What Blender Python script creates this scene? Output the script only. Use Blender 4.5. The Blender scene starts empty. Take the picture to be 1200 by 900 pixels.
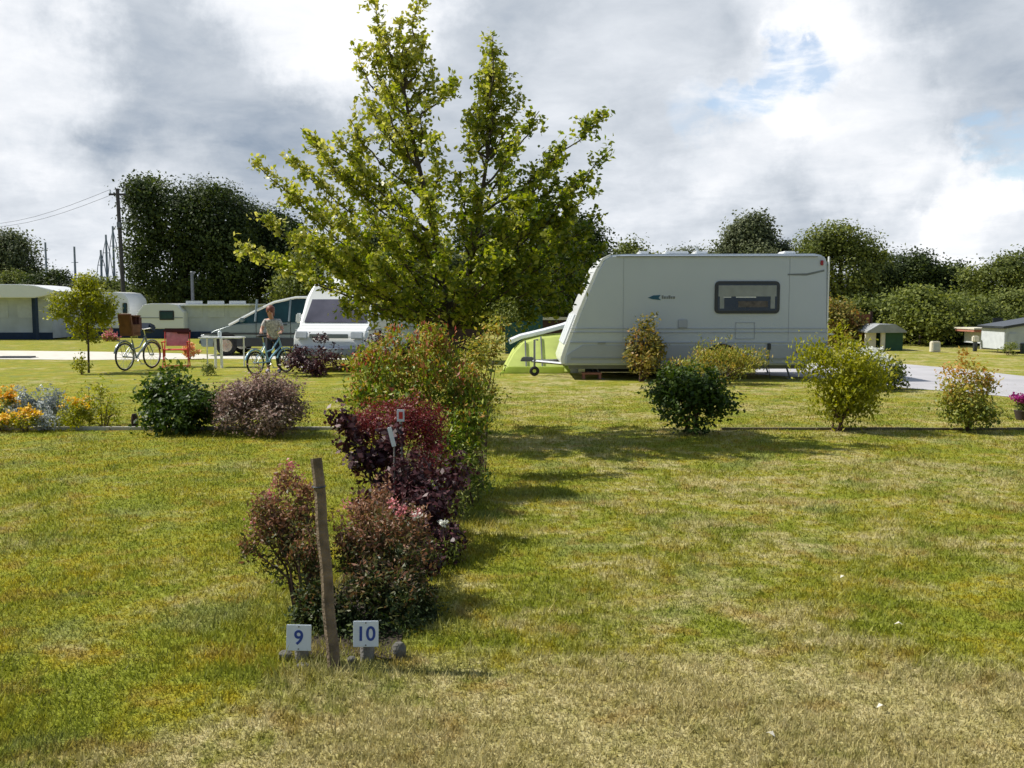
import bpy, bmesh, math, random
import numpy as np
from mathutils import Vector, Matrix

# ------------------------------------------------------------------ camera, sky, sun, exposure
SC = bpy.context.scene
COL = SC.collection
R = math.radians
CAMZ, PITCH, F = 1.6, R(4.9), 1100.0

cam = bpy.data.cameras.new('camera')
cam.sensor_width = 36.0
cam.lens = F / 1200.0 * 36.0
cam.clip_start = 0.05
cam.clip_end = 5000
camo = bpy.data.objects.new('camera', cam)
camo.location = (0, 0, CAMZ)
camo.rotation_euler = (R(90) - PITCH, 0, 0)
COL.objects.link(camo)
SC.camera = camo

SUN_DIR = Vector((-1.0, 0.24, 1.20)).normalized()      # towards the sun
SUN_EL = math.asin(SUN_DIR.z)
SUN_AZ = math.atan2(SUN_DIR.x, SUN_DIR.y)
sun = bpy.data.lights.new('sun', 'SUN')
sun.energy = 5.0
sun.angle = R(0.6)
sun.color = (1.0, 0.955, 0.86)
suno = bpy.data.objects.new('sun', sun)
suno.rotation_euler = (-SUN_DIR).to_track_quat('-Z', 'Y').to_euler()
COL.objects.link(suno)

SC.view_settings.view_transform = 'Standard'
SC.view_settings.look = 'None'
SC.view_settings.gamma = 1
SC.view_settings.use_curve_mapping = False
SC.view_settings.exposure = 0.25

def ray(px, py):
    u = (px - 600) / F
    v = (450 - py) / F
    return Vector((u, math.cos(PITCH) + v * math.sin(PITCH), -math.sin(PITCH) + v * math.cos(PITCH)))

def ground(px, py):
    d = ray(px, py)
    t = -CAMZ / d.z
    return Vector((d.x * t, d.y * t, 0))

def at(px, py, Y):
    d = ray(px, py)
    t = Y / d.y
    return Vector((d.x * t, Y, CAMZ + d.z * t))

def gy(Y):
    "photo row of the ground at distance Y"
    a = math.atan2(CAMZ, Y) - PITCH
    return 450 + F * math.tan(a)

world = bpy.data.worlds.new('World')
SC.world = world
world.use_nodes = True

def build_sky():
    nt = world.node_tree
    N, L = nt.nodes, nt.links
    N.clear()
    out = N.new('ShaderNodeOutputWorld')
    sky = N.new('ShaderNodeTexSky')
    sky.sky_type = 'NISHITA'
    sky.sun_disc = False
    sky.sun_elevation = SUN_EL
    sky.sun_rotation = SUN_AZ
    bg = N.new('ShaderNodeBackground')
    bg.inputs['Strength'].default_value = 0.15
    L.new(sky.outputs[0], bg.inputs['Color'])
    tc = N.new('ShaderNodeTexCoord')
    def m(op, a, b=None, c=None, clamp=False):
        n = N.new('ShaderNodeMath'); n.operation = op; n.use_clamp = clamp
        for i, v in enumerate((a, b, c)):
            if v is None: continue
            if isinstance(v, (int, float)): n.inputs[i].default_value = v
            else: L.new(v, n.inputs[i])
        return n.outputs[0]
    def vm(op, a, b=None, s=None):
        n = N.new('ShaderNodeVectorMath'); n.operation = op
        for i, v in enumerate((a, b)):
            if v is None: continue
            if isinstance(v, (tuple, Vector)): n.inputs[i].default_value = tuple(v)
            else: L.new(v, n.inputs[i])
        if s is not None: n.inputs['Scale'].default_value = s
        return n
    d = vm('NORMALIZE', tc.outputs['Generated']).outputs[0]
    sep = N.new('ShaderNodeSeparateXYZ'); L.new(d, sep.inputs[0])
    # cloud deck coordinates (clouds compress towards the horizon)
    zz = m('ADD', m('MAXIMUM', sep.outputs[2], 0.0), 0.22)
    cx = m('DIVIDE', sep.outputs[0], zz); cy = m('DIVIDE', sep.outputs[1], zz)
    cmb = N.new('ShaderNodeCombineXYZ'); L.new(cx, cmb.inputs[0]); L.new(cy, cmb.inputs[1])
    def noise(vec, scale, detail, rough=0.5, dist=0.0, off=(0, 0, 0)):
        a = vm('ADD', vec, off).outputs[0]
        n = N.new('ShaderNodeTexNoise')
        n.inputs['Scale'].default_value = scale
        n.inputs['Detail'].default_value = detail
        n.inputs['Roughness'].default_value = rough
        n.inputs['Distortion'].default_value = dist
        L.new(a, n.inputs['Vector'])
        return n
    n1 = noise(cmb.outputs[0], 1.5, 9, 0.55, 0.25, (3.1, 1.7, 0.4))
    n2 = noise(cmb.outputs[0], 4.5, 8, 0.6, 0.3, (7.3, 2.2, 5.0))
    warp = noise(d, 5.5, 7, 0.62, 0.0, (1.0, 4.0, 2.0))
    w2 = vm('SCALE', vm('SUBTRACT', warp.outputs['Color'], (0.5, 0.5, 0.5)).outputs[0], s=0.30).outputs[0]
    dw = vm('NORMALIZE', vm('ADD', d, w2).outputs[0]).outputs[0]
    # patches of the sky, each a direction with a reach: brightness to add
    def patch(px, py, rpx, soft=1.0):
        D = ray(px, py).normalized()
        dt = vm('DOT_PRODUCT', dw, D).outputs['Value']
        mr = N.new('ShaderNodeMapRange'); mr.interpolation_type = 'SMOOTHERSTEP'
        mr.inputs['From Min'].default_value = math.cos(rpx / F)
        mr.inputs['From Max'].default_value = math.cos(rpx / F * 0.15)
        L.new(dt, mr.inputs['Value'])
        return mr.outputs[0]
    t = m('ADD', m('MULTIPLY', m('SUBTRACT', n1.outputs['Fac'], 0.5), 0.5),
          m('MULTIPLY', m('SUBTRACT', n2.outputs['Fac'], 0.5), 0.62))
    # broken sun-lit cloud ahead, unseen deck overhead and behind darkened to cut ambient light
    deck = N.new('ShaderNodeMapRange'); deck.interpolation_type = 'SMOOTHSTEP'
    deck.inputs['From Min'].default_value = 0.2; deck.inputs['From Max'].default_value = 0.75
    deck.inputs['To Min'].default_value = 0.05; deck.inputs['To Max'].default_value = 0.45
    L.new(sep.outputs[1], deck.inputs['Value'])
    t = m('ADD', t, deck.outputs[0])
    for px, py, r, amt in ((-30, 50, 170, 0.62), (370, -30, 150, 0.50), (60, 270, 130, 0.16), (50, 180, 130, -0.10), (130, 90, 130, -0.12), (150, 330, 180, 0.22),
                           (210, 150, 330, -0.06), (330, 210, 140, -0.10),
                           (990, 130, 160, 0.42), (850, 160, 110, 0.26), (700, 60, 150, 0.16), (930, 10, 110, 0.25),
                           (820, 215, 100, -0.20), (1110, 50, 170, -0.10), (1010, 235, 190, -0.10), (620, 50, 90, -0.03),
                           (790, 275, 130, 0.26), (1090, 290, 120, 0.28), (1200, 280, 110, 0.28), (1150, 230, 60, 0.2)):
        t = m('MULTIPLY_ADD', patch(px, py, r), amt, t)
    cr = N.new('ShaderNodeValToRGB')
    e = cr.color_ramp.elements
    e[0].position = 0.0; e[0].color = (0.17, 0.235, 0.33, 1)
    e[1].position = 1.0; e[1].color = (0.88, 0.89, 0.915, 1)
    k = cr.color_ramp.elements.new(0.38); k.color = (0.46, 0.505, 0.565, 1)
    k = cr.color_ramp.elements.new(0.68); k.color = (0.66, 0.695, 0.745, 1)
    L.new(t, cr.inputs[0])
    # cloud layer; its blue-dark end, behind the camera, is set for ambient light
    cb = N.new('ShaderNodeBackground')
    L.new(cr.outputs[0], cb.inputs['Color'])
    cb.inputs['Strength'].default_value = 1.0
    # blue openings
    b = m('MULTIPLY', patch(940, 96, 48), 0.62)
    b = m('ADD', b, m('MULTIPLY', patch(898, 112, 52), 0.62))
    b = m('ADD', b, m('MULTIPLY', patch(850, 126, 50), 0.5))
    b = m('ADD', b, m('MULTIPLY', patch(795, 135, 62), 0.45))
    b = m('ADD', b, m('MULTIPLY', patch(1198, 172, 60), 0.95))
    b = m('MULTIPLY', b, m('MULTIPLY_ADD', n2.outputs['Fac'], -4.0, 2.7), clamp=True)
    blue = N.new('ShaderNodeMapRange'); blue.interpolation_type = 'SMOOTHSTEP'
    blue.inputs['From Min'].default_value = 0.05; blue.inputs['From Max'].default_value = 1.0
    blue.inputs['To Max'].default_value = 0.72
    L.new(b, blue.inputs['Value'])
    mx = N.new('ShaderNodeMixShader')
    L.new(blue.outputs[0], mx.inputs[0]); L.new(cb.outputs[0], mx.inputs[1]); L.new(bg.outputs[0], mx.inputs[2])
    L.new(mx.outputs[0], out.inputs['Surface'])
build_sky()

# ------------------------------------------------------------------ helpers
def tag(o, label=None, cat=None, group=None, kind=None):
    if label: o['label'] = label
    if cat: o['category'] = cat
    if group: o['group'] = group
    if kind: o['kind'] = kind
    return o

def thing(name, label, cat, loc=(0, 0, 0), rz=0.0, group=None):
    o = bpy.data.objects.new(name, None)
    o.empty_display_size = 0.2
    o.location = loc; o.rotation_euler = (0, 0, rz)
    COL.objects.link(o)
    return tag(o, label, cat, group)

def link_mesh(name, me, mat, parent=None):
    o = bpy.data.objects.new(name, me)
    if mat: me.materials.append(mat)
    COL.objects.link(o)
    if parent: o.parent = parent
    return o

class MB:
    "collects shapes into one mesh"
    def __init__(s): s.bm = bmesh.new()
    def box(s, c, size, rot=None, taper=None):
        r = bmesh.ops.create_cube(s.bm, size=1.0)
        for v in r['verts']:
            p = Vector((v.co.x * size[0], v.co.y * size[1], v.co.z * size[2]))
            if taper and v.co.z > 0: p.x *= taper[0]; p.y *= taper[1]
            if rot: p = rot @ p
            v.co = p + Vector(c)
        return s
    def tube(s, pts, rad, seg=8, cap=True):
        pts = [Vector(p) for p in pts]
        if not hasattr(rad, '__len__'): rad = [rad] * len(pts)
        rings = []
        prev = None
        for i, p in enumerate(pts):
            if i == 0: t = pts[1] - p
            elif i == len(pts) - 1: t = p - pts[i - 1]
            else: t = pts[i + 1] - pts[i - 1]
            t.normalize()
            if prev is None:
                a = Vector((0, 0, 1)) if abs(t.z) < 0.9 else Vector((1, 0, 0))
                u = t.cross(a).normalized()
            else:
                u = (prev - t * prev.dot(t)).normalized()
            prev = u
            w = t.cross(u)
            rings.append([s.bm.verts.new(p + (u * math.cos(2 * math.pi * k / seg) + w * math.sin(2 * math.pi * k / seg)) * rad[i]) for k in range(seg)])
        for a, b in zip(rings, rings[1:]):
            for k in range(seg):
                s.bm.faces.new((a[k], a[(k + 1) % seg], b[(k + 1) % seg], b[k]))
        if cap:
            s.bm.faces.new(rings[0][::-1]); s.bm.faces.new(rings[-1])
        return s
    def torus(s, c, Rr, r, axis='Y', seg=28, ms=8):
        pts = []
        for k in range(seg):
            a = 2 * math.pi * k / seg
            ring = []
            for j in range(ms):
                b = 2 * math.pi * j / ms
                rr = Rr + r * math.cos(b)
                if axis == 'Y': p = (rr * math.cos(a), r * math.sin(b), rr * math.sin(a))
                elif axis == 'X': p = (r * math.sin(b), rr * math.cos(a), rr * math.sin(a))
                else: p = (rr * math.cos(a), rr * math.sin(a), r * math.sin(b))
                ring.append(s.bm.verts.new(Vector(p) + Vector(c)))
            pts.append(ring)
        for k in range(seg):
            for j in range(ms):
                s.bm.faces.new((pts[k][j], pts[(k + 1) % seg][j], pts[(k + 1) % seg][(j + 1) % ms], pts[k][(j + 1) % ms]))
        return s
    def ball(s, c, rad, sub=2, noise=0.0, seed=0):
        r = bmesh.ops.create_icosphere(s.bm, subdivisions=sub, radius=1.0)
        rnd = random.Random(seed)
        for v in r['verts']:
            k = 1 + rnd.uniform(-noise, noise)
            v.co = Vector((v.co.x * rad[0] * k, v.co.y * rad[1] * k, v.co.z * rad[2] * k)) + Vector(c)
        return s
    def prism(s, poly, y0, y1, ins0=0.0, ins1=0.0, f=None):
        "polygon of (x,z) extruded along y"
        n = len(poly)
        cx = sum(p[0] for p in poly) / n; cz = sum(p[1] for p in poly) / n
        def ring(y, ins):
            out = []
            for x, z in poly:
                dx, dz = x - cx, z - cz
                l = math.hypot(dx, dz) or 1
                out.append(s.bm.verts.new((x - dx / l * ins, y, z - dz / l * ins)))
            return out
        a, b = ring(y0, ins0), ring(y1, ins1)
        for k in range(n):
            s.bm.faces.new((a[k], a[(k + 1) % n], b[(k + 1) % n], b[k]))
        s.bm.faces.new(a[::-1]); s.bm.faces.new(b)
        return s
    def quad(s, *ps):
        s.bm.faces.new([s.bm.verts.new(p) for p in ps]); return s
    def build(s, name, mat, parent=None, bevel=0.0, smooth=False, seg=2):
        bmesh.ops.recalc_face_normals(s.bm, faces=s.bm.faces)
        if bevel > 0:
            es = [e for e in s.bm.edges if len(e.link_faces) == 2 and e.calc_face_angle(0) > R(28)]
            bmesh.ops.bevel(s.bm, geom=es, offset=bevel, segments=seg, affect='EDGES', clamp_overlap=True)
        me = bpy.data.meshes.new(name)
        s.bm.to_mesh(me); s.bm.free()
        if smooth or bevel > 0:
            me.polygons.foreach_set('use_smooth', [True] * len(me.polygons))
            try: me.set_sharp_from_angle(angle=R(35))
            except Exception: pass
        return link_mesh(name, me, mat, parent)

# ------------------------------------------------------------------ materials
def mat(name, col, rough=0.6, metal=0.0, var=0.12, scale=6.0, bump=0.0, spec=0.5, col2=None, coat=0.0, trans=0.0):
    m = bpy.data.materials.new(name); m.use_nodes = True
    nt = m.node_tree; N, L = nt.nodes, nt.links
    p = N['Principled BSDF']
    p.inputs['Roughness'].default_value = rough
    p.inputs['Metallic'].default_value = metal
    p.inputs['Specular IOR Level'].default_value = spec
    p.inputs['Coat Weight'].default_value = coat
    tc = N.new('ShaderNodeTexCoord')
    nz = N.new('ShaderNodeTexNoise'); nz.inputs['Scale'].default_value = scale; nz.inputs['Detail'].default_value = 6
    L.new(tc.outputs['Object'], nz.inputs['Vector'])
    cr = N.new('ShaderNodeValToRGB')
    a = cr.color_ramp.elements[0]; b = cr.color_ramp.elements[1]
    a.position = 0.3; b.position = 0.7
    if col2 is None:
        a.color = tuple(c * (1 - var) for c in col) + (1,)
        b.color = tuple(min(1, c * (1 + var)) for c in col) + (1,)
    else:
        a.color = tuple(col) + (1,); b.color = tuple(col2) + (1,)
    L.new(nz.outputs['Fac'], cr.inputs[0]); L.new(cr.outputs[0], p.inputs['Base Color'])
    if bump > 0:
        bp = N.new('ShaderNodeBump'); bp.inputs['Strength'].default_value = bump; bp.inputs['Distance'].default_value = 0.02
        n2 = N.new('ShaderNodeTexNoise'); n2.inputs['Scale'].default_value = scale * 5; n2.inputs['Detail'].default_value = 4
        L.new(tc.outputs['Object'], n2.inputs['Vector'])
        L.new(n2.outputs['Fac'], bp.inputs['Height']); L.new(bp.outputs[0], p.inputs['Normal'])
    if trans > 0:
        tr = N.new('ShaderNodeBsdfTranslucent'); mx = N.new('ShaderNodeMixShader')
        L.new(cr.outputs[0], tr.inputs['Color']); mx.inputs[0].default_value = trans
        L.new(p.outputs[0], mx.inputs[1]); L.new(tr.outputs[0], mx.inputs[2])
        L.new(mx.outputs[0], N['Material Output'].inputs['Surface'])
    return m

def leaf_mat(name, cols, trans=0.35, rough=0.5, spec=0.35):
    m = bpy.data.materials.new(name); m.use_nodes = True
    nt = m.node_tree; N, L = nt.nodes, nt.links
    p = N['Principled BSDF']
    p.inputs['Roughness'].default_value = rough
    p.inputs['Specular IOR Level'].default_value = spec
    at_ = N.new('ShaderNodeAttribute'); at_.attribute_name = 'tint'
    cr = N.new('ShaderNodeValToRGB')
    els = cr.color_ramp.elements
    while len(els) < len(cols): els.new(0.5)
    for i, c in enumerate(cols):
        els[i].position = i / (len(cols) - 1); els[i].color = tuple(c) + (1,)
    L.new(at_.outputs['Fac'], cr.inputs[0]); L.new(cr.outputs[0], p.inputs['Base Color'])
    tr = N.new('ShaderNodeBsdfTranslucent')
    hs = N.new('ShaderNodeHueSaturation'); hs.inputs['Saturation'].default_value = 1.1; hs.inputs['Value'].default_value = 1.35
    L.new(cr.outputs[0], hs.inputs['Color']); L.new(hs.outputs[0], tr.inputs['Color'])
    mx = N.new('ShaderNodeMixShader'); mx.inputs[0].default_value = trans
    L.new(p.outputs[0], mx.inputs[1]); L.new(tr.outputs[0], mx.inputs[2])
    L.new(mx.outputs[0], N['Material Output'].inputs['Surface'])
    return m

def lawn_colour(nt):
    "colour of the lawn at a place of the ground: greener swards, straw patches, dry strip near the pitch edge"
    N, L = nt.nodes, nt.links
    geo = N.new('ShaderNodeNewGeometry')
    sep = N.new('ShaderNodeSeparateXYZ'); L.new(geo.outputs['Position'], sep.inputs[0])
    flat = N.new('ShaderNodeCombineXYZ'); L.new(sep.outputs[0], flat.inputs[0]); L.new(sep.outputs[1], flat.inputs[1])
    def m(op, a, b=None, c=None, clamp=False):
        n = N.new('ShaderNodeMath'); n.operation = op; n.use_clamp = clamp
        for i, v in enumerate((a, b, c)):
            if v is None: continue
            if isinstance(v, (int, float)): n.inputs[i].default_value = v
            else: L.new(v, n.inputs[i])
        return n.outputs[0]
    def noise(scale, detail=5, rough=0.55, off=0.0, dist=0.0):
        mp = N.new('ShaderNodeMapping'); mp.inputs['Location'].default_value = (off, off * 1.7, 0)
        L.new(flat.outputs[0], mp.inputs[0])
        n = N.new('ShaderNodeTexNoise'); n.inputs['Scale'].default_value = scale; n.inputs['Detail'].default_value = detail
        n.inputs['Roughness'].default_value = rough; n.inputs['Distortion'].default_value = dist
        L.new(mp.outputs[0], n.inputs['Vector']); return n.outputs['Fac']
    def ramp(v, lo, hi, tmin=0.0, tmax=1.0):
        r = N.new('ShaderNodeMapRange'); r.interpolation_type = 'SMOOTHSTEP'
        r.inputs['From Min'].default_value = lo; r.inputs['From Max'].default_value = hi
        r.inputs['To Min'].default_value = tmin; r.inputs['To Max'].default_value = tmax
        L.new(v, r.inputs['Value']); return r.outputs[0]
    def mix(f, a, b):
        n = N.new('ShaderNodeMix'); n.data_type = 'RGBA'
        if isinstance(f, float): n.inputs[0].default_value = f
        else: L.new(f, n.inputs[0])
        for i, v in ((6, a), (7, b)):
            if isinstance(v, tuple): n.inputs[i].default_value = v + (1,)
            else: L.new(v, n.inputs[i])
        return n.outputs[2]
    x, y = sep.outputs[0], sep.outputs[1]
    big, med, fine, vf = noise(0.55, 4, 0.6, 3), noise(2.2, 5, 0.6, 11, 0.4), noise(9, 5, 0.65, 5), noise(45, 3, 0.6, 9)
    green = mix(ramp(med, 0.35, 0.65), LAWN['green_a'], LAWN['green_b'])
    green = mix(ramp(fine, 0.35, 0.68), green, LAWN['green_c'])
    dry = mix(ramp(fine, 0.3, 0.7), LAWN['straw_a'], LAWN['straw_b'])
    # dryness: right side of the bed is drier than the left one
    side = ramp(m('ADD', x, m('MULTIPLY', y, 0.03)), -1.2, 0.4)
    dryn = m('ADD', m('MULTIPLY', big, 0.42), m('ADD', m('MULTIPLY', med, 0.45), m('MULTIPLY', fine, 0.30)))
    base = m('ADD', m('MULTIPLY_ADD', side, 0.065, -0.035), dryn)
    # the strip by the camera: edge runs from near the signs out to the right and to the bottom left
    edge = m('ADD', m('MULTIPLY', m('ABSOLUTE', m('ADD', x, -0.3)), -0.10), 4.1)
    left = m('MULTIPLY', m('MAXIMUM', m('SUBTRACT', -0.9, x), 0.0), -1.0)
    edge = m('ADD', edge, left)
    strip = ramp(m('ADD', m('SUBTRACT', y, edge), m('MULTIPLY', m('SUBTRACT', med, 0.5), 1.6)), -0.40, 0.35, 0.165, 0.0)
    base = m('ADD', base, strip)
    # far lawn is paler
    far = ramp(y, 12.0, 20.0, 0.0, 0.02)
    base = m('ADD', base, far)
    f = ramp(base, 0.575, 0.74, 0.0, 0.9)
    green = mix(ramp(noise(1.3, 5, 0.6, 31), 0.50, 0.66, 0, 0.6), green, LAWN['sage'])
    c = mix(f, green, dry)
    soil = ramp(m('ADD', m('MULTIPLY', vf, 0.5), m('MULTIPLY', fine, 0.5)), 0.56, 0.70, 0.0, 0.35)
    c = mix(soil, c, LAWN['soil'])
    c = mix(ramp(noise(3.3, 4, 0.6, 21), 0.53, 0.66, 0, 0.5), c, LAWN['rust'])
    return c, vf, fine

LAWN = dict(sage=(0.20, 0.225, 0.075), green_a=(0.145, 0.17, 0.010), green_b=(0.315, 0.255, 0.014), green_c=(0.245, 0.27, 0.030),
            straw_a=(0.30, 0.265, 0.09), straw_b=(0.49, 0.42, 0.225), soil=(0.13, 0.10, 0.045), rust=(0.27, 0.175, 0.035))

def lawn_material():
    m = bpy.data.materials.new('lawn'); m.use_nodes = True
    nt = m.node_tree; N, L = nt.nodes, nt.links
    p = N['Principled BSDF']; p.inputs['Roughness'].default_value = 0.9; p.inputs['Specular IOR Level'].default_value = 0.15
    c, vf, fine = lawn_colour(nt)
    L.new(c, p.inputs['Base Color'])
    bp = N.new('ShaderNodeBump'); bp.inputs['Strength'].default_value = 0.7; bp.inputs['Distance'].default_value = 0.03
    L.new(vf, bp.inputs['Height']); L.new(bp.outputs[0], p.inputs['Normal'])
    return m

def blade_material():
    m = bpy.data.materials.new('grass_blades'); m.use_nodes = True
    nt = m.node_tree; N, L = nt.nodes, nt.links
    p = N['Principled BSDF']; p.inputs['Roughness'].default_value = 0.6; p.inputs['Specular IOR Level'].default_value = 0.3
    c, vf, fine = lawn_colour(nt)
    a = N.new('ShaderNodeAttribute'); a.attribute_name = 'tint'
    hs = N.new('ShaderNodeHueSaturation')
    mr = N.new('ShaderNodeMapRange'); mr.inputs['To Min'].default_value = 0.70; mr.inputs['To Max'].default_value = 1.65
    L.new(a.outputs['Fac'], mr.inputs['Value']); L.new(mr.outputs[0], hs.inputs['Value'])
    L.new(c, hs.inputs['Color'])
    L.new(hs.outputs[0], p.inputs['Base Color'])
    tr = N.new('ShaderNodeBsdfTranslucent'); L.new(hs.outputs[0], tr.inputs['Color'])
    mx = N.new('ShaderNodeMixShader'); mx.inputs[0].default_value = 0.4
    L.new(p.outputs[0], mx.inputs[1]); L.new(tr.outputs[0], mx.inputs[2])
    L.new(mx.outputs[0], N['Material Output'].inputs['Surface'])
    return m

M = {}
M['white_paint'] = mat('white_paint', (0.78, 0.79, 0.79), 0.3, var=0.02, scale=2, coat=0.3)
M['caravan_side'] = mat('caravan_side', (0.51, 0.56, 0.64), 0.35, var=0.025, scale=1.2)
M['caravan_low'] = mat('caravan_low', (0.37, 0.40, 0.47), 0.4, var=0.04, scale=2)
M['trim_grey'] = mat('trim_grey', (0.28, 0.30, 0.31), 0.4)
M['dark_trim'] = mat('dark_trim', (0.03, 0.035, 0.045), 0.35)
M['black'] = mat('black_rubber', (0.015, 0.015, 0.016), 0.75)
M['glass_dark'] = mat('glass_dark', (0.022, 0.028, 0.034), 0.06, var=0.3, scale=3, spec=0.8)
M['glass_teal'] = mat('glass_teal', (0.012, 0.045, 0.055), 0.08, var=0.4, scale=2.5, spec=0.35)
M['glass_violet'] = mat('glass_violet', (0.10, 0.095, 0.125), 0.12, var=0.3, scale=2, spec=0.6)
M['blind'] = mat('blind_cloth', (0.42, 0.43, 0.44), 0.7)
M['chrome'] = mat('chrome', (0.6, 0.6, 0.62), 0.25, metal=0.9)
M['grey_metal'] = mat('galvanised_metal', (0.17, 0.18, 0.20), 0.4, metal=0.5)
M['silver_paint'] = mat('silver_blue_paint', (0.20, 0.25, 0.28), 0.35, metal=0.1, var=0.04, coat=0.5)
M['wood_post'] = mat('weathered_post', (0.17, 0.125, 0.08), 0.85, var=0.45, scale=14, bump=0.6)
M['stub_wood'] = mat('grey_stub', (0.20, 0.19, 0.18), 0.85, var=0.3, scale=20, bump=0.4)
M['plate'] = mat('sign_plate', (0.70, 0.76, 0.82), 0.4, var=0.04, scale=20)
M['number_blue'] = mat('number_blue', (0.02, 0.06, 0.30), 0.5)
M['lime'] = mat('lime_tent_cloth', (0.66, 0.76, 0.20), 0.7, var=0.12, scale=3, trans=0.35)
M['tent_white'] = mat('tent_white_cloth', (0.75, 0.78, 0.82), 0.7, var=0.05, scale=3, trans=0.25)
M['awning_grey'] = mat('awning_grey', (0.46, 0.49, 0.53), 0.7, var=0.15, scale=1.5)
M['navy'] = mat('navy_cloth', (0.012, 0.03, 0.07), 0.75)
M['path_stone'] = mat('pale_gravel', (0.58, 0.55, 0.48), 0.9, var=0.14, scale=3, bump=0.4)
M['road'] = mat('pale_tarmac', (0.40, 0.39, 0.41), 0.9, var=0.10, scale=1.2, bump=0.4)
M['edging'] = mat('edging_stone', (0.42, 0.40, 0.34), 0.85, var=0.3, scale=5)
M['edging_dark'] = mat('edging_boards', (0.15, 0.12, 0.07), 0.9, var=0.4, scale=5)
M['soil'] = mat('soil', (0.045, 0.032, 0.02), 0.95, var=0.4, scale=9, bump=1.0)
M['bark'] = mat('bark', (0.075, 0.058, 0.042), 0.9, var=0.4, scale=14, bump=0.8)
M['stem'] = mat('twig', (0.09, 0.05, 0.035), 0.85, var=0.3, scale=20)
M['stone'] = mat('stone', (0.12, 0.115, 0.10), 0.85, var=0.3, scale=12, bump=0.7)
M['teal_wall'] = mat('teal_boards', (0.025, 0.10, 0.10), 0.8, var=0.15, scale=3)
M['brown_wall'] = mat('brown_boards', (0.045, 0.022, 0.016), 0.85, var=0.2, scale=4)
M['shed_green'] = mat('shed_green', (0.03, 0.09, 0.045), 0.8, var=0.15, scale=4)
M['cream'] = mat('cream_paint', (0.62, 0.58, 0.48), 0.7, var=0.08)
M['roof_grey'] = mat('roof_felt', (0.30, 0.31, 0.32), 0.8, var=0.15, scale=4)
M['roof_red'] = mat('roof_red', (0.38, 0.16, 0.11), 0.8, var=0.2, scale=4)
M['pale_wall'] = mat('pale_wall', (0.50, 0.53, 0.56), 0.8, var=0.08)
M['red_cloth'] = mat('red_cloth', (0.62, 0.06, 0.045), 0.8, var=0.25, scale=9)
M['pink_cloth'] = mat('pink_cloth', (0.55, 0.26, 0.28), 0.8, var=0.2, scale=9)
M['red_tube'] = mat('red_tube', (0.55, 0.06, 0.045), 0.45)
M['brown_seat'] = mat('brown_seat', (0.16, 0.062, 0.025), 0.7, var=0.25, scale=9)
M['bike_grey'] = mat('bike_grey', (0.20, 0.24, 0.24), 0.35, metal=0.3)
M['bike_blue'] = mat('bike_blue', (0.26, 0.46, 0.58), 0.3, coat=0.4)
M['pole_wood'] = mat('pole_wood', (0.06, 0.055, 0.06), 0.9)
M['mast'] = mat('mast_metal', (0.25, 0.29, 0.36), 0.5, metal=0.3)
M['skin'] = mat('skin', (0.50, 0.27, 0.19), 0.55, var=0.05)
M['hair'] = mat('auburn_hair', (0.17, 0.045, 0.025), 0.55, var=0.3, scale=30)
M['shirt'] = mat('patterned_shirt', (0.22, 0.20, 0.20), 0.85, scale=26, col2=(0.72, 0.68, 0.62))
M['jeans'] = mat('dark_jeans', (0.022, 0.027, 0.04), 0.9, var=0.3)
M['shoe'] = mat('shoe', (0.30, 0.28, 0.36), 0.7)
M['lamp_glass'] = mat('headlight_glass', (0.55, 0.58, 0.62), 0.1, spec=0.8)
M['lamp_red'] = mat('red_lens', (0.35, 0.02, 0.02), 0.2)
M['decal_teal'] = mat('decal_teal', (0.01, 0.09, 0.17), 0.4)
M['decal_grey'] = mat('decal_grey', (0.17, 0.19, 0.20), 0.4)
M['terracotta'] = mat('dark_pot', (0.05, 0.035, 0.03), 0.8)
M['rust_fence'] = mat('rust_boards', (0.20, 0.07, 0.03), 0.85, var=0.3, scale=3)

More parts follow.
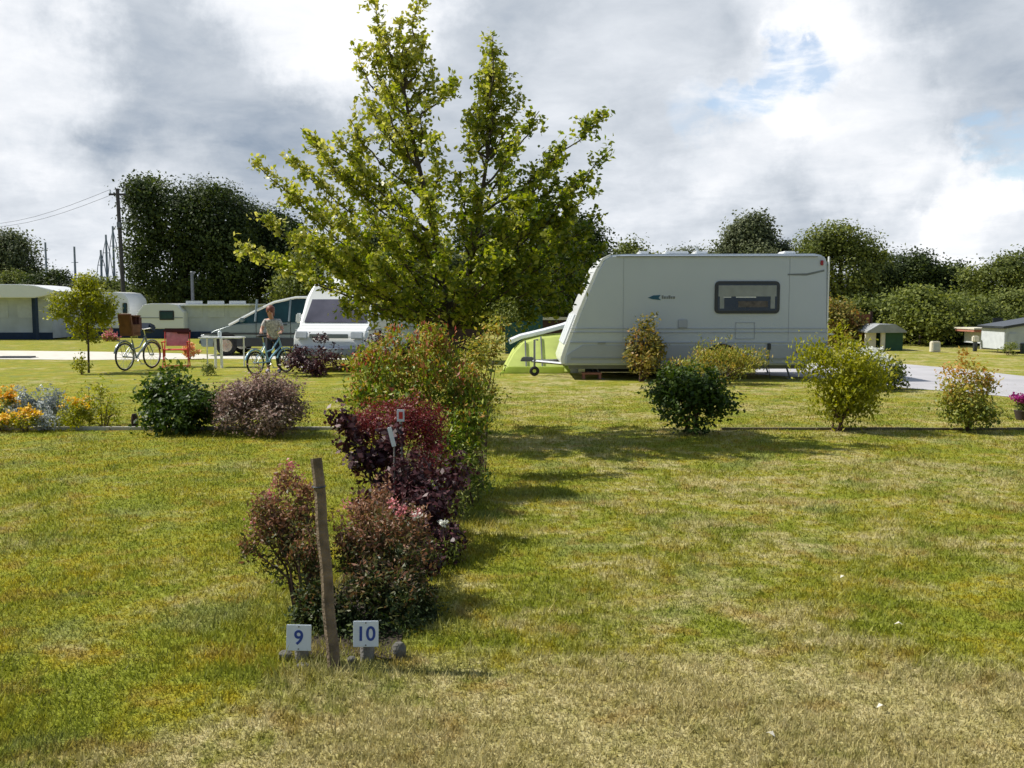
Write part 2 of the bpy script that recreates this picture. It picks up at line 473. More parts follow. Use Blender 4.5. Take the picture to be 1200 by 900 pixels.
LG = {
 'pear': leaf_mat('pear_leaves', [(0.07, 0.12, 0.012), (0.17, 0.22, 0.02), (0.35, 0.37, 0.045), (0.62, 0.58, 0.17)], 0.45, spec=0.5, rough=0.42),
 'dark': leaf_mat('dark_leaves', [(0.018, 0.032, 0.009), (0.045, 0.068, 0.014), (0.10, 0.13, 0.024)], 0.25, rough=.7),
 'mid': leaf_mat('mid_leaves', [(0.055, 0.075, 0.018), (0.13, 0.16, 0.034), (0.24, 0.26, 0.06)], 0.3, rough=.7),
 'bright': leaf_mat('bright_leaves', [(0.065, 0.09, 0.018), (0.15, 0.18, 0.035), (0.27, 0.29, 0.065)], 0.32, rough=.65),
 'grey_green': leaf_mat('grey_green_leaves', [(0.06, 0.08, 0.04), (0.11, 0.13, 0.06), (0.18, 0.20, 0.09)], 0.28, rough=.7),
 'yellow_green': leaf_mat('yellow_green_leaves', [(0.13, 0.17, 0.012), (0.28, 0.29, 0.018), (0.46, 0.42, 0.035)], 0.4),
 'rust_green': leaf_mat('rust_green_leaves', [(0.07, 0.09, 0.02), (0.19, 0.18, 0.035), (0.34, 0.26, 0.06), (0.36, 0.16, 0.06)], 0.3),
 'photinia': leaf_mat('green_red_leaves', [(0.06, 0.12, 0.012), (0.12, 0.20, 0.018), (0.20, 0.27, 0.025), (0.31, 0.34, 0.04), (0.42, 0.22, 0.06), (0.40, 0.09, 0.07)], 0.3),
 'orange': leaf_mat('orange_green_leaves', [(0.09, 0.13, 0.02), (0.24, 0.27, 0.04), (0.42, 0.37, 0.07), (0.52, 0.25, 0.06)], 0.32),
 'spirea': leaf_mat('bronze_leaves', [(0.035, 0.06, 0.014), (0.11, 0.11, 0.03), (0.24, 0.10, 0.055), (0.42, 0.25, 0.16)], 0.28, rough=0.5, spec=0.4),
 'plum': leaf_mat('plum_leaves', [(0.022, 0.010, 0.012), (0.055, 0.017, 0.021), (0.12, 0.040, 0.045)], 0.15, rough=0.45, spec=0.3),
 'burgundy': leaf_mat('burgundy_leaves', [(0.085, 0.013, 0.014), (0.17, 0.024, 0.027), (0.26, 0.055, 0.05)], 0.3),
 'heather': leaf_mat('heather_leaves', [(0.10, 0.10, 0.045), (0.21, 0.14, 0.11), (0.42, 0.27, 0.25)], 0.3),
 'glossy': leaf_mat('glossy_leaves', [(0.018, 0.040, 0.006), (0.045, 0.085, 0.009), (0.13, 0.19, 0.02)], 0.25, rough=0.5, spec=0.3),
 'silver': leaf_mat('silver_leaves', [(0.20, 0.24, 0.24), (0.33, 0.37, 0.37), (0.48, 0.50, 0.50)], 0.2),
 'petal_yellow': leaf_mat('yellow_petals', [(0.75, 0.42, 0.01), (0.85, 0.60, 0.02)], 0.3),
 'petal_orange': leaf_mat('orange_petals', [(0.82, 0.42, 0.01), (0.88, 0.58, 0.03)], 0.3),
 'petal_white': leaf_mat('white_petals', [(0.60, 0.62, 0.55), (0.80, 0.80, 0.76)], 0.3),
 'petal_pink': leaf_mat('pink_petals', [(0.42, 0.10, 0.12), (0.60, 0.22, 0.24)], 0.3),
 'petal_magenta': leaf_mat('magenta_petals', [(0.25, 0.02, 0.14), (0.42, 0.06, 0.26)], 0.3),
 'petal_peach': leaf_mat('peach_petals', [(0.70, 0.30, 0.12), (0.80, 0.45, 0.25)], 0.3),
}

# ------------------------------------------------------------------ foliage
def norm(a): return a / np.maximum(np.linalg.norm(a, axis=1, keepdims=True), 1e-9)

def leaves(name, C, Nn, size, matr, parent, rng, tint, aspect=0.55, fold=0.15, T=None):
    n = len(C)
    Nn = norm(Nn)
    if T is None: T = rng.normal(size=(n, 3))
    T = T - Nn * np.sum(T * Nn, axis=1, keepdims=True)
    T = norm(T); B = np.cross(Nn, T)
    s = (size * rng.uniform(0.65, 1.35, n))[:, None]
    v = np.empty((n, 4, 3))
    v[:, 0] = C - T * s * 0.5
    v[:, 1] = C + B * s * aspect * 0.5 - Nn * s * fold + T * s * 0.02
    v[:, 2] = C + T * s * 0.5 - Nn * s * fold * 0.6
    v[:, 3] = C - B * s * aspect * 0.5 - Nn * s * fold + T * s * 0.02
    me = bpy.data.meshes.new(name)
    me.vertices.add(n * 4); me.loops.add(n * 4); me.polygons.add(n)
    me.vertices.foreach_set('co', v.astype(np.float32).ravel())
    me.loops.foreach_set('vertex_index', np.arange(n * 4, dtype=np.int32))
    me.polygons.foreach_set('loop_start', np.arange(0, n * 4, 4, dtype=np.int32))
    a = me.attributes.new('tint', 'FLOAT', 'FACE')
    a.data.foreach_set('value', np.clip(tint, 0, 1).astype(np.float32))
    me.update()
    return link_mesh(name, me, matr, parent)

def clumped(lobes, ncl, per, sigma, rng, inner=0.35):
    "points in clumps near the surface of ellipsoid lobes; returns points, outward directions, clump ids"
    L = np.array(lobes, float)
    w = (L[:, 3] * L[:, 4] * L[:, 5]) ** (2 / 3.); w /= w.sum()
    k = rng.choice(len(L), ncl, p=w)
    d = norm(rng.normal(size=(ncl, 3)))
    r = 1 - np.abs(rng.normal(0, inner, ncl)); r = np.clip(r, 0.05, 1.0)
    cc = L[k, :3] + d * r[:, None] * L[k, 3:6]
    out = norm(d / L[k, 3:6])
    cnt = rng.poisson(per, ncl) + 1
    idx = np.repeat(np.arange(ncl), cnt)
    sg = sigma * rng.uniform(0.6, 1.4, ncl)[idx]
    P = cc[idx] + np.clip(rng.normal(size=(len(idx), 3)), -1.6, 1.6) * sg[:, None] * np.array([1, 1, 0.8])
    return P, out[idx], idx, cc, k

def shrub_lobes(w, d, h, n, rng, low=0.0, base_narrow=0.0):
    L = [(0, 0, h * 0.45, w * 0.38, d * 0.40, h * 0.43)] if base_narrow == 0 else [(0, 0, h * 0.62, w * 0.36, d * 0.36, h * 0.32), (0, 0, h * 0.3, w * 0.2, d * 0.2, h * 0.28)]
    for i in range(n):
        a = rng.uniform(0, 2 * math.pi); zt = rng.uniform(low, 1)
        env = math.sqrt(max(0.1, 1 - abs(1.35 * zt - 0.35) ** 2.2)) if base_narrow == 0 else (0.35 + 0.75 * zt if zt < .8 else 0.75)
        rr = rng.uniform(0.6, 0.85) * env
        s = rng.uniform(0.16, 0.27)
        z = h * (s + (1 - 2 * s) * zt) * 1.0
        L.append((math.cos(a) * rr * w / 2, math.sin(a) * rr * d / 2, z, w * s, d * s, h * s * 0.95))
    for i in range(7):                                   # longer shoots standing out of the outline
        a = rng.uniform(0, 2 * math.pi); rr = rng.uniform(0.1, 0.9)
        zz = h * (1.0 - 0.35 * rr * rr) + rng.uniform(-.08, .06) * h
        L.append((math.cos(a) * rr * w * .5, math.sin(a) * rr * d * .5, zz, w * .05, d * .05, h * rng.uniform(.10, .18)))
    return L

def shrub(name, label, cat, px, py, w_px, h_px, pal, leaf, n=2500, seed=1, d=None, group=None, base_narrow=0.0,
          lobes=8, aspect=0.5, upright=0.0, tgrad=0.0, flowers=None, loc=None, sc=None, clump=14, stems=7, name_part='foliage', sigma=None, inner=0.35):
    rng = np.random.default_rng(seed)
    P0 = ground(px, py) if loc is None else Vector(loc)
    s = (P0.y + 0.0) / F if sc is None else sc
    w, h = w_px * s, h_px * s
    d = (d if d else w * 0.85)
    t = thing(name, label, cat, P0, 0, group)
    L = shrub_lobes(w, d, h, lobes, rng, base_narrow=base_narrow)
    sg = sigma if sigma else max(leaf * 0.9, 0.07 * min(w, h) + 0.01)
    P, O, idx, cc, _ = clumped(L, max(8, n // clump), clump, sg, rng, inner)
    keep = P[:, 2] > 0.015
    P, O, idx = P[keep], O[keep], idx[keep]
    nrm = O * 0.7 + np.array([0, 0, 0.5]) + rng.normal(size=P.shape) * 0.55
    ct = rng.uniform(0, 1, len(cc))
    tint = 0.45 * ct[idx] + 0.55 * rng.uniform(0, 1, len(P)) + tgrad * (P[:, 2] / h - 0.5)
    T = None
    if upright: T = rng.normal(size=P.shape) * (1 - upright) + O * np.array([0.4, 0.4, 0]) + np.array([0, 0, upright * 1.6]); nrm = rng.normal(size=P.shape) + O * 0.5
    leaves(name_part, P, nrm, leaf, LG[pal], t, rng, tint, aspect, T=T)
    mb = MB(); rnd = random.Random(seed)
    for i in range(stems):
        q = cc[rng.integers(len(cc))]
        b = Vector((rnd.uniform(-1, 1) * w * 0.07, rnd.uniform(-1, 1) * d * 0.07, -0.02))
        e = Vector(q); mid = b.lerp(e, 0.5) + Vector((0, 0, h * 0.08)); mid.x *= 0.8
        r0 = max(0.004, h * 0.014)
        mb.tube([b, mid, e], [r0, r0 * 0.7, r0 * 0.3], 5)
    mb.build('stem', M['stem'], t)
    if flowers:
        fp, fn, fs = flowers
        top = np.argsort(-(P[:, 2] / h + 0.35 * rng.uniform(0, 1, len(P)) + 0.2 * np.abs(O[:, 2])))[:fn * 3]
        top = rng.choice(top, min(fn, len(top)), replace=False)
        C = np.repeat(P[top] + O[top] * leaf * 0.4 + np.array([0, 0, fs * 0.4]), 6, axis=0) + rng.normal(size=(len(top) * 6, 3)) * fs * 0.45
        leaves('flowers', C, rng.normal(size=C.shape) * 0.5 + np.array([0, -0.4, 0.8]), fs, LG[fp], t, rng, rng.uniform(0, 1, len(C)), 0.8)
    return t

def bg_tree(name, label, px, top, w_px, Y, pal, seed, cat='tree', group='trees beyond the site', leaf=0.30, dens=1.0, zb=0.10, conical=0.0, depth=None, n_lobes=24, blobs=None):
    rng = np.random.default_rng(seed)
    c = at(px, 300, Y); s = Y / F / math.cos(0)
    H = at(px, top, Y).z; W = w_px * s; D = depth if depth else W * 0.8
    t = thing(name, label, cat, (c.x, Y, 0), 0, group)
    Hc = H * (1 - zb)
    L = [(0, 0, H * zb + Hc * 0.42, W * 0.38, D * 0.38, Hc * 0.40)]
    if conical > 0: L = [(0, 0, H * zb + Hc * 0.3, W * 0.36, D * 0.36, Hc * 0.3), (0, 0, H * zb + Hc * 0.62, W * 0.2, D * 0.2, Hc * 0.36)]
    for i in range(n_lobes):
        a = rng.uniform(0, 2 * math.pi); zt = rng.uniform(0.08, 1)
        env = (1 - conical) * math.sqrt(max(0.1, 1 - abs(2 * zt - 0.85) ** 2.4)) + conical * (1.05 - zt)
        sr = rng.uniform(0.08, 0.20) * (1 - 0.45 * conical)
        rr = max(0, 0.5 * env * rng.uniform(0.86, 1.08) - sr * 0.4)
        L.append((math.cos(a) * rr * W, math.sin(a) * rr * D, H * zb + Hc * (sr * 0.7 + (1 - sr * 1.6) * zt), W * sr, D * sr, Hc * sr * 0.8))
    if blobs:
        L = []
        for bx, by, rx, rz_ in blobs:
            q = at(bx, by, Y); L.append((q.x - c.x, rng.uniform(-.12, .12) * D, q.z, rx * s, max(rx * s, D * .3), rz_ * s))
            for k_ in range(4):
                a_ = rng.uniform(0, 2 * math.pi); f_ = rng.uniform(.25, .45)
                L.append((q.x - c.x + math.cos(a_) * rx * s * .85, rng.uniform(-.3, .1) * D, q.z + math.sin(a_) * rz_ * s * .85, rx * s * f_, rx * s * f_, rz_ * s * f_))
        zmin = 0.15
        L = [(a_, b_, max(c_, f_ + zmin), d_, e_, f_) for a_, b_, c_, d_, e_, f_ in L]
    area = 4 * math.pi * ((W * D + W * Hc + D * Hc) / 12)
    leaf = leaf * 0.55
    n = int(min(80000, max(2500, area * 3.6 / (leaf * leaf * 0.5)) * dens))
    per = 16
    P, O, idx, cc, kk = clumped(L, n // per, per, leaf * 2.2, rng, 0.22)
    P = P[(P[:, 2] > 0.05)] if False else P
    nrm = O * 1.1 + np.array([0, 0, 0.35]) + rng.normal(size=P.shape) * 0.45
    lt = rng.uniform(-.22, .22, len(L))[kk][idx]
    tint = lt + 0.5 * rng.uniform(0, 1, len(cc))[idx] + 0.5 * rng.uniform(0, 1, len(P))
    leaves('crown', P, nrm, leaf, LG[pal], t, rng, tint, 0.75)
    mb = MB()
    r0 = max(0.06, H * 0.028)
    mb.tube([(0, 0, -0.1), (0.1, 0, H * 0.25), (0.0, 0.1, H * 0.55), (0.1, 0, H * 0.85)], [r0, r0 * 0.8, r0 * 0.5, r0 * 0.12], 8)
    for i in range(6):
        q = cc[rng.integers(len(cc))]
        z0 = H * rng.uniform(0.2, 0.5)
        mb.tube([(0.05, 0, z0), tuple(np.array([0.05, 0, z0]) * 0.5 + q * 0.5 + [0, 0, 0.1]), tuple(q)], [r0 * 0.45, r0 * 0.3, r0 * 0.08], 6)
    mb.build('trunk', M['bark'], t)
    return t

# ------------------------------------------------------------------ the ground
def sheet(name, pts, z, m, kind='structure'):
    mb = MB(); mb.quad(*[(p[0], p[1], z) for p in pts])
    o = mb.build(name, m); 
    if kind: o['kind'] = kind
    return o

M['lawn'] = lawn_material()
S = 900
sheet('lawn', [(-S, -60), (S, -60), (S, 1500), (-S, 1500)], 0.0, M['lawn'])
G = lambda px, py: tuple(ground(px, py))[:2]
def strip_sheet(name, upper, lower, z, m):
    mb = MB()
    U = [mb.bm.verts.new((*p, z)) for p in upper]; Lw = [mb.bm.verts.new((*p, z)) for p in lower]
    for i in range(len(U) - 1): mb.bm.faces.new((U[i], U[i + 1], Lw[i + 1], Lw[i]))
    o = mb.build(name, m); o['kind'] = 'structure'; return o
strip_sheet('path', [G(-120, 411), G(0, 411), G(100, 412), G(200, 414), G(265, 416), G(420, 419)],
            [G(-120, 423), G(0, 421), G(100, 422), G(200, 421), G(265, 420.5), G(420, 422)], 0.006, M['path_stone'])
strip_sheet('road', [G(885, 426), G(1000, 426), G(1062, 427), G(1130, 433), G(1200, 441), G(1330, 452)],
            [G(885, 439), G(1000, 446), G(1062, 455), G(1130, 460), G(1200, 467), G(1330, 480)], 0.006, M['road'])
# bed soil under the planted row
def blob_sheet(name, pts, z, m, seed):
    rnd = random.Random(seed)
    mb = MB(); out = []
    n = len(pts)
    for i in range(n):
        a, b = Vector(pts[i]), Vector(pts[(i + 1) % n])
        for k in range(5):
            p = a.lerp(b, k / 5); out.append(mb.bm.verts.new((p.x + rnd.uniform(-.05, .05), p.y + rnd.uniform(-.05, .05), z)))
    mb.bm.faces.new(out)
    o = mb.build(name, m); o['kind'] = 'structure'; return o
blob_sheet('planting_soil', [(-0.98, 4.15), (-0.50, 4.12), (-0.48, 5.2), (-0.36, 7.5), (-0.4, 10.5), (-0.6, 11.8), (-1.0, 11.8), (-1.15, 9), (-1.05, 6.5), (-0.98, 5)], 0.008, M['soil'], 4)

# grass blades: short mown turf, denser near the camera
def grass():
    rng = np.random.default_rng(5)
    n = 520000
    u = rng.uniform(0, 1, n)
    y = 2.5 * (21.0 / 2.5) ** u            # 1/y density
    half = y * 0.62 + 0.5
    x = rng.uniform(-1, 1, n) * half
    keep = ~((x > -0.95) & (x < -0.52) & (y > 4.3) & (y < 11)) & ~((y > 19.4) & (x > 1.0)) & (rng.uniform(0, 1, n) < np.clip((21 - y) / 6, 0, 1))
    x, y = x[keep], y[keep]; n = len(x)
    hgt = rng.uniform(0.010, 0.026, n) * (0.75 + 0.6 * np.sin(x * 2.1 + 1.3 * np.sin(y * 1.7)) ** 2)
    hgt *= np.clip((21.5 - y) / 9, 0.08, 1)
    long_ = rng.uniform(0, 1, n) < 0.03
    hgt[long_] *= 2.1
    near_bed = np.exp(-((x + 0.7) / 0.55) ** 2) * ((y > 3.85))
    hgt *= 1 + 1.6 * near_bed * rng.uniform(0, 1, n)
    wd = rng.uniform(0.0018, 0.0034, n) * (0.7 + y / 7)
    a = rng.uniform(0, 2 * math.pi, n); lean = rng.uniform(0.1, 1.1, n) * hgt
    la = a + rng.normal(0, 0.7, n)
    v = np.empty((n, 3, 3))
    v[:, 0] = np.stack([x - np.cos(a) * wd, y - np.sin(a) * wd, np.zeros(n)], 1)
    v[:, 1] = np.stack([x + np.cos(a) * wd, y + np.sin(a) * wd, np.zeros(n)], 1)
    v[:, 2] = np.stack([x + np.sin(la) * lean, y - np.cos(la) * lean, hgt], 1)
    me = bpy.data.meshes.new('grass')
    me.vertices.add(n * 3); me.loops.add(n * 3); me.polygons.add(n)
    me.vertices.foreach_set('co', v.astype(np.float32).ravel())
    me.loops.foreach_set('vertex_index', np.arange(n * 3, dtype=np.int32))
    me.polygons.foreach_set('loop_start', np.arange(0, n * 3, 3, dtype=np.int32))
    at_ = me.attributes.new('tint', 'FLOAT', 'FACE'); at_.data.foreach_set('value', rng.uniform(0, 1, n).astype(np.float32))
    me.update()
    o = link_mesh('grass', me, blade_material())
    tag(o, 'short mown dry grass of the camping pitches', 'grass', kind='stuff')
grass()
# a few fallen pale leaves on the right lawn
rnd = random.Random(8)
for px, py in ((987, 681), (1053, 737), (1032, 835), (903, 868)):
    p = ground(px, py)
    mb = MB(); a = rnd.uniform(0, 3)
    q = [Vector((math.cos(a + k * math.pi / 2), math.sin(a + k * math.pi / 2), 0)) * (0.022 if k % 2 == 0 else 0.011) for k in range(4)]
    b = mb.bm; vs = [b.verts.new((w_.x, w_.y, 0.012 * (k % 2))) for k, w_ in enumerate(q)]; b.faces.new(vs)
    e = bmesh.ops.extrude_face_region(b, geom=b.faces[:]); [setattr(v, 'co', v.co + Vector((0, 0, 0.001))) for v in e['geom'] if isinstance(v, bmesh.types.BMVert)]
    o = mb.build('fallen_leaf', M['cream']); o.location = (p.x, p.y, 0.022)
    lab = {987: 'pale fallen leaf farthest back on the right lawn', 1053: 'pale fallen leaf on the green patch of right lawn',
           1032: 'largest pale fallen leaf near the bottom right of lawn', 903: 'pale fallen leaf closest to the camera on dry grass'}[px]
    tag(o, lab, 'leaf', 'fallen leaves on the right lawn')

# edging of the beds
def edging(px0, px1, label, m, hh, py=503.5):
    a, b = ground(px0, py), ground(px1, py)
    mb = MB(); L = (b - a).length; n = max(2, int(L / 1.0)); rr = random.Random(int(px0) + 3)
    for i in range(n):
        c = a.lerp(b, (i + 0.5) / n)
        mb.box((c.x, c.y + rr.uniform(-.008, .008), hh / 2 - 0.01 + rr.uniform(-.004, .004)), (L / n - 0.012, 0.05, hh + 0.02))
    o = mb.build('bed_edging', m, bevel=0.004)
    tag(o, label, 'edging')
edging(-60, 415, 'pale low edging kerb along the flower bed on the left lawn', M['edging'], 0.045, 504)
edging(845, 1290, 'thin dark edging boards crossing the lawn on the right', M['edging_dark'], 0.03, 504)

# ------------------------------------------------------------------ trees beyond
bg_tree('broadleaf_tree', 'large dark dense tree beside the telegraph pole', 210, 205, 150, 54, 'dark', 11, leaf=0.30,
        blobs=[(171, 226, 14, 18), (176, 262, 22, 40), (200, 250, 40, 36), (236, 236, 32, 27), (262, 252, 28, 30), (190, 318, 40, 52), (235, 310, 46, 62), (168, 300, 10, 18), (272, 300, 26, 50)])
bg_tree('broadleaf_tree', 'dark rounded tree leaning against the largest dark tree', 300, 240, 130, 57, 'dark', 12, leaf=0.30,
        blobs=[(295, 262, 28, 24), (320, 278, 26, 26), (285, 305, 40, 50), (335, 310, 30, 46)])
bg_tree('broadleaf_tree', 'mid green tree behind the white van roof', 375, 283, 100, 50, 'mid', 13, leaf=0.26)
bg_tree('broadleaf_tree', 'dark tree behind the left half of the pear tree', 460, 262, 170, 60, 'dark', 14, leaf=0.3)
bg_tree('broadleaf_tree', 'dark tree behind the middle of the pear tree', 575, 255, 150, 56, 'dark', 15, leaf=0.3)
bg_tree('broadleaf_tree', 'dark tree showing between pear tree and caravan', 668, 248, 125, 52, 'dark', 16, leaf=0.3)
bg_tree('broadleaf_tree', 'small far tree just above the front of the caravan roof', 738, 280, 70, 85, 'mid', 17, leaf=0.4)
bg_tree('broadleaf_tree', 'low far treetop above the middle of the caravan roof', 800, 287, 90, 90, 'grey_green', 18, leaf=0.4)
bg_tree('conical_tree', 'pointed grey green tree above the caravan window', 880, 249, 125, 60, 'grey_green', 19, leaf=0.32, conical=0.55)
bg_tree('broadleaf_tree', 'rounded dark tree above the rear corner of the caravan', 985, 268, 120, 56, 'mid', 20, leaf=0.3,
        blobs=[(960, 290, 26, 16), (985, 284, 30, 14), (1010, 295, 24, 16), (990, 325, 52, 36), (1000, 360, 45, 30)])
bg_tree('broadleaf_tree', 'broad dark tree beyond the green shed', 1062, 296, 130, 58, 'dark', 21, leaf=0.3,
        blobs=[(1055, 312, 26, 15), (1080, 318, 24, 14), (1035, 325, 24, 18), (1070, 345, 50, 30), (1110, 335, 22, 20)])
bg_tree('broadleaf_tree', 'lower dark tree between two taller ones beyond the road', 1125, 318, 90, 60, 'dark', 22, leaf=0.3)
bg_tree('broadleaf_tree', 'mid green tree at the right edge above the cabin', 1190, 293, 120, 52, 'mid', 23, leaf=0.28)
bg_tree('broadleaf_tree', 'grey green tree at the far left edge', 10, 263, 72, 75, 'grey_green', 24, leaf=0.36, zb=0.25)
bg_tree('bush', 'low dark bush behind the white awning roof', 70, 313, 100, 70, 'dark', 25, cat='bush', leaf=0.3, zb=0.02, group='far bushes')
bg_tree('bush', 'low green bush below the masts', 125, 325, 90, 62, 'mid', 26, cat='bush', leaf=0.3, zb=0.02, group='far bushes')
bg_tree('bush', 'low dark hedge bush at the far left edge', 10, 318, 90, 72, 'mid', 27, cat='bush', leaf=0.3, zb=0.02, group='far bushes')
bg_tree('leafy_tree', 'bright green leafy small tree beyond the road', 1080, 340, 120, 36, 'bright', 28, leaf=0.24, zb=0.1, dens=0.65, conical=0.25, group='trees by the road')
bg_tree('leafy_tree', 'bright green small tree left of the pale cabin', 1140, 350, 100, 38, 'mid', 29, leaf=0.22, zb=0.05, dens=0.7, group='trees by the road')
bg_tree('leafy_tree', 'light green bushy tree above the shed roof', 1010, 345, 100, 38, 'mid', 30, leaf=0.22, zb=0.02, dens=0.8, group='trees by the road')
bg_tree('leafy_tree', 'small tree with rusty tinted leaves touching the caravan rear', 982, 350, 50, 33, 'rust_green', 31, leaf=0.18, zb=0.02, group='trees by the road')
bg_tree('leafy_tree', 'green bushy tree above the cabin roof', 1195, 345, 110, 42, 'mid', 32, leaf=0.24, zb=0.05, group='trees by the road')
bg_tree('bush', 'dark bush filling the gap beside the green shed', 1065, 362, 90, 39, 'dark', 33, cat='bush', leaf=0.2, zb=0.02, group='bushes by the road')
bg_tree('bush', 'dark bush with open stems left of the cabin', 1128, 368, 80, 37, 'dark', 34, cat='bush', leaf=0.2, zb=0.02, group='bushes by the road')
for i, (px, top, w, Y, pal, lab) in enumerate((
        (200, 330, 260, 66, 'dark', 'dark hedge behind the grey awning'), (420, 335, 240, 62, 'dark', 'dark hedge behind the white van'),
        (620, 335, 230, 62, 'dark', 'dark hedge behind the lime tent'), (1060, 350, 330, 60, 'dark', 'dark hedge along the foot of the right hand trees'))):
    bg_tree('hedge', lab, px, top, w, Y, pal, 60 + i, cat='hedge', leaf=0.32, zb=0.0, group='far hedges', depth=4, n_lobes=26, dens=1.2)

# ------------------------------------------------------------------ telegraph pole, wires, masts
Yp = 50
pt, pb = at(137.5, 221, Yp), at(145, 345, Yp)
t = thing('telegraph_pole', 'tall dark wooden telegraph pole beside the large dark tree', 'pole', (pb.x, Yp, 0))
lean = pt.x - pb.x
top = Vector((lean, 0, pt.z))
MB().tube([(0.15, 0, -0.2), (0, 0, 1.5), top], [0.125, 0.115, 0.09], 10).build('pole', M['pole_wood'], t)
MB().box(top + Vector((0, 0, -0.3)), (0.9, 0.1, 0.1)).build('crossarm', M['pole_wood'], t, bevel=0.01)
for dx in (-0.38, 0.38):
    MB().tube([top + Vector((dx, 0, -0.25)), top + Vector((dx, 0, -0.06))], [0.045, 0.03], 8).build('insulator', M['lamp_glass'], t)
MB().box(top + Vector((0.1, -0.16, -1.9)), (0.22, 0.16, 0.3)).build('junction_box', M['grey_metal'], t, bevel=0.02)
for k, dx in enumerate((-0.38, 0.38)):
    a = Vector((pb.x, Yp, 0)) + top + Vector((dx, 0, -0.05)); b = at(-140, 238 + 6 * k, 62)
    pts = [a.lerp(b, i / 14) - Vector((0, 0, 1.6 * math.sin(math.pi * i / 14))) for i in range(15)]
    o = MB().tube(pts, 0.009, 5).build('power_cable', M['black'])
    tag(o, ['upper thin cable running left from the telegraph pole', 'lower thin cable running left from the telegraph pole'][k], 'cable', 'cables on the pole')
Ym = 70
for k, (px, y0, y1, lab) in enumerate(((53, 284, 318, 'thin mast standing alone farthest left'), (87, 289, 325, 'thin mast standing alone above the low bushes'),
        (118, 293, 330, 'short mast, first of the close mast cluster'), (124, 275, 330, 'mast with stay lines in the middle of the cluster'), (132, 265, 330, 'tallest mast of the cluster beside telegraph pole'))):
    a, b = at(px, y0, Ym), at(px, y1, Ym)
    t = thing('mast', lab, 'mast', (a.x, Ym, 0), 0, 'thin masts on the skyline')
    MB().tube([(0, 0, -0.1), (0, 0, a.z)], [0.10, 0.07], 6).build('pole', M['mast'], t)
    MB().tube([(-0.25, 0, a.z * 0.8), (0.25, 0, a.z * 0.8)], 0.025, 5).build('spreader', M['mast'], t)
    if k >= 2:
        for sx in (-1, 1):
            MB().tube([(0, 0, a.z * 0.97), (sx * 0.25, 0, a.z * 0.8), (sx * 0.7, 0, 1.0)], 0.03, 4).build('stay_line', M['mast'], t)
a = at(225, 320, 46)
t = thing('lamp_pole', 'slim grey pole in front of the large dark tree', 'pole', (a.x, 46, 0))
MB().tube([(0, 0, -0.1), (0, 0, a.z)], [0.09, 0.075], 8).build('pole', M['grey_metal'], t)
MB().ball((0, 0, a.z + 0.03), (0.1, 0.1, 0.06)).build('cap', M['grey_metal'], t, smooth=True)

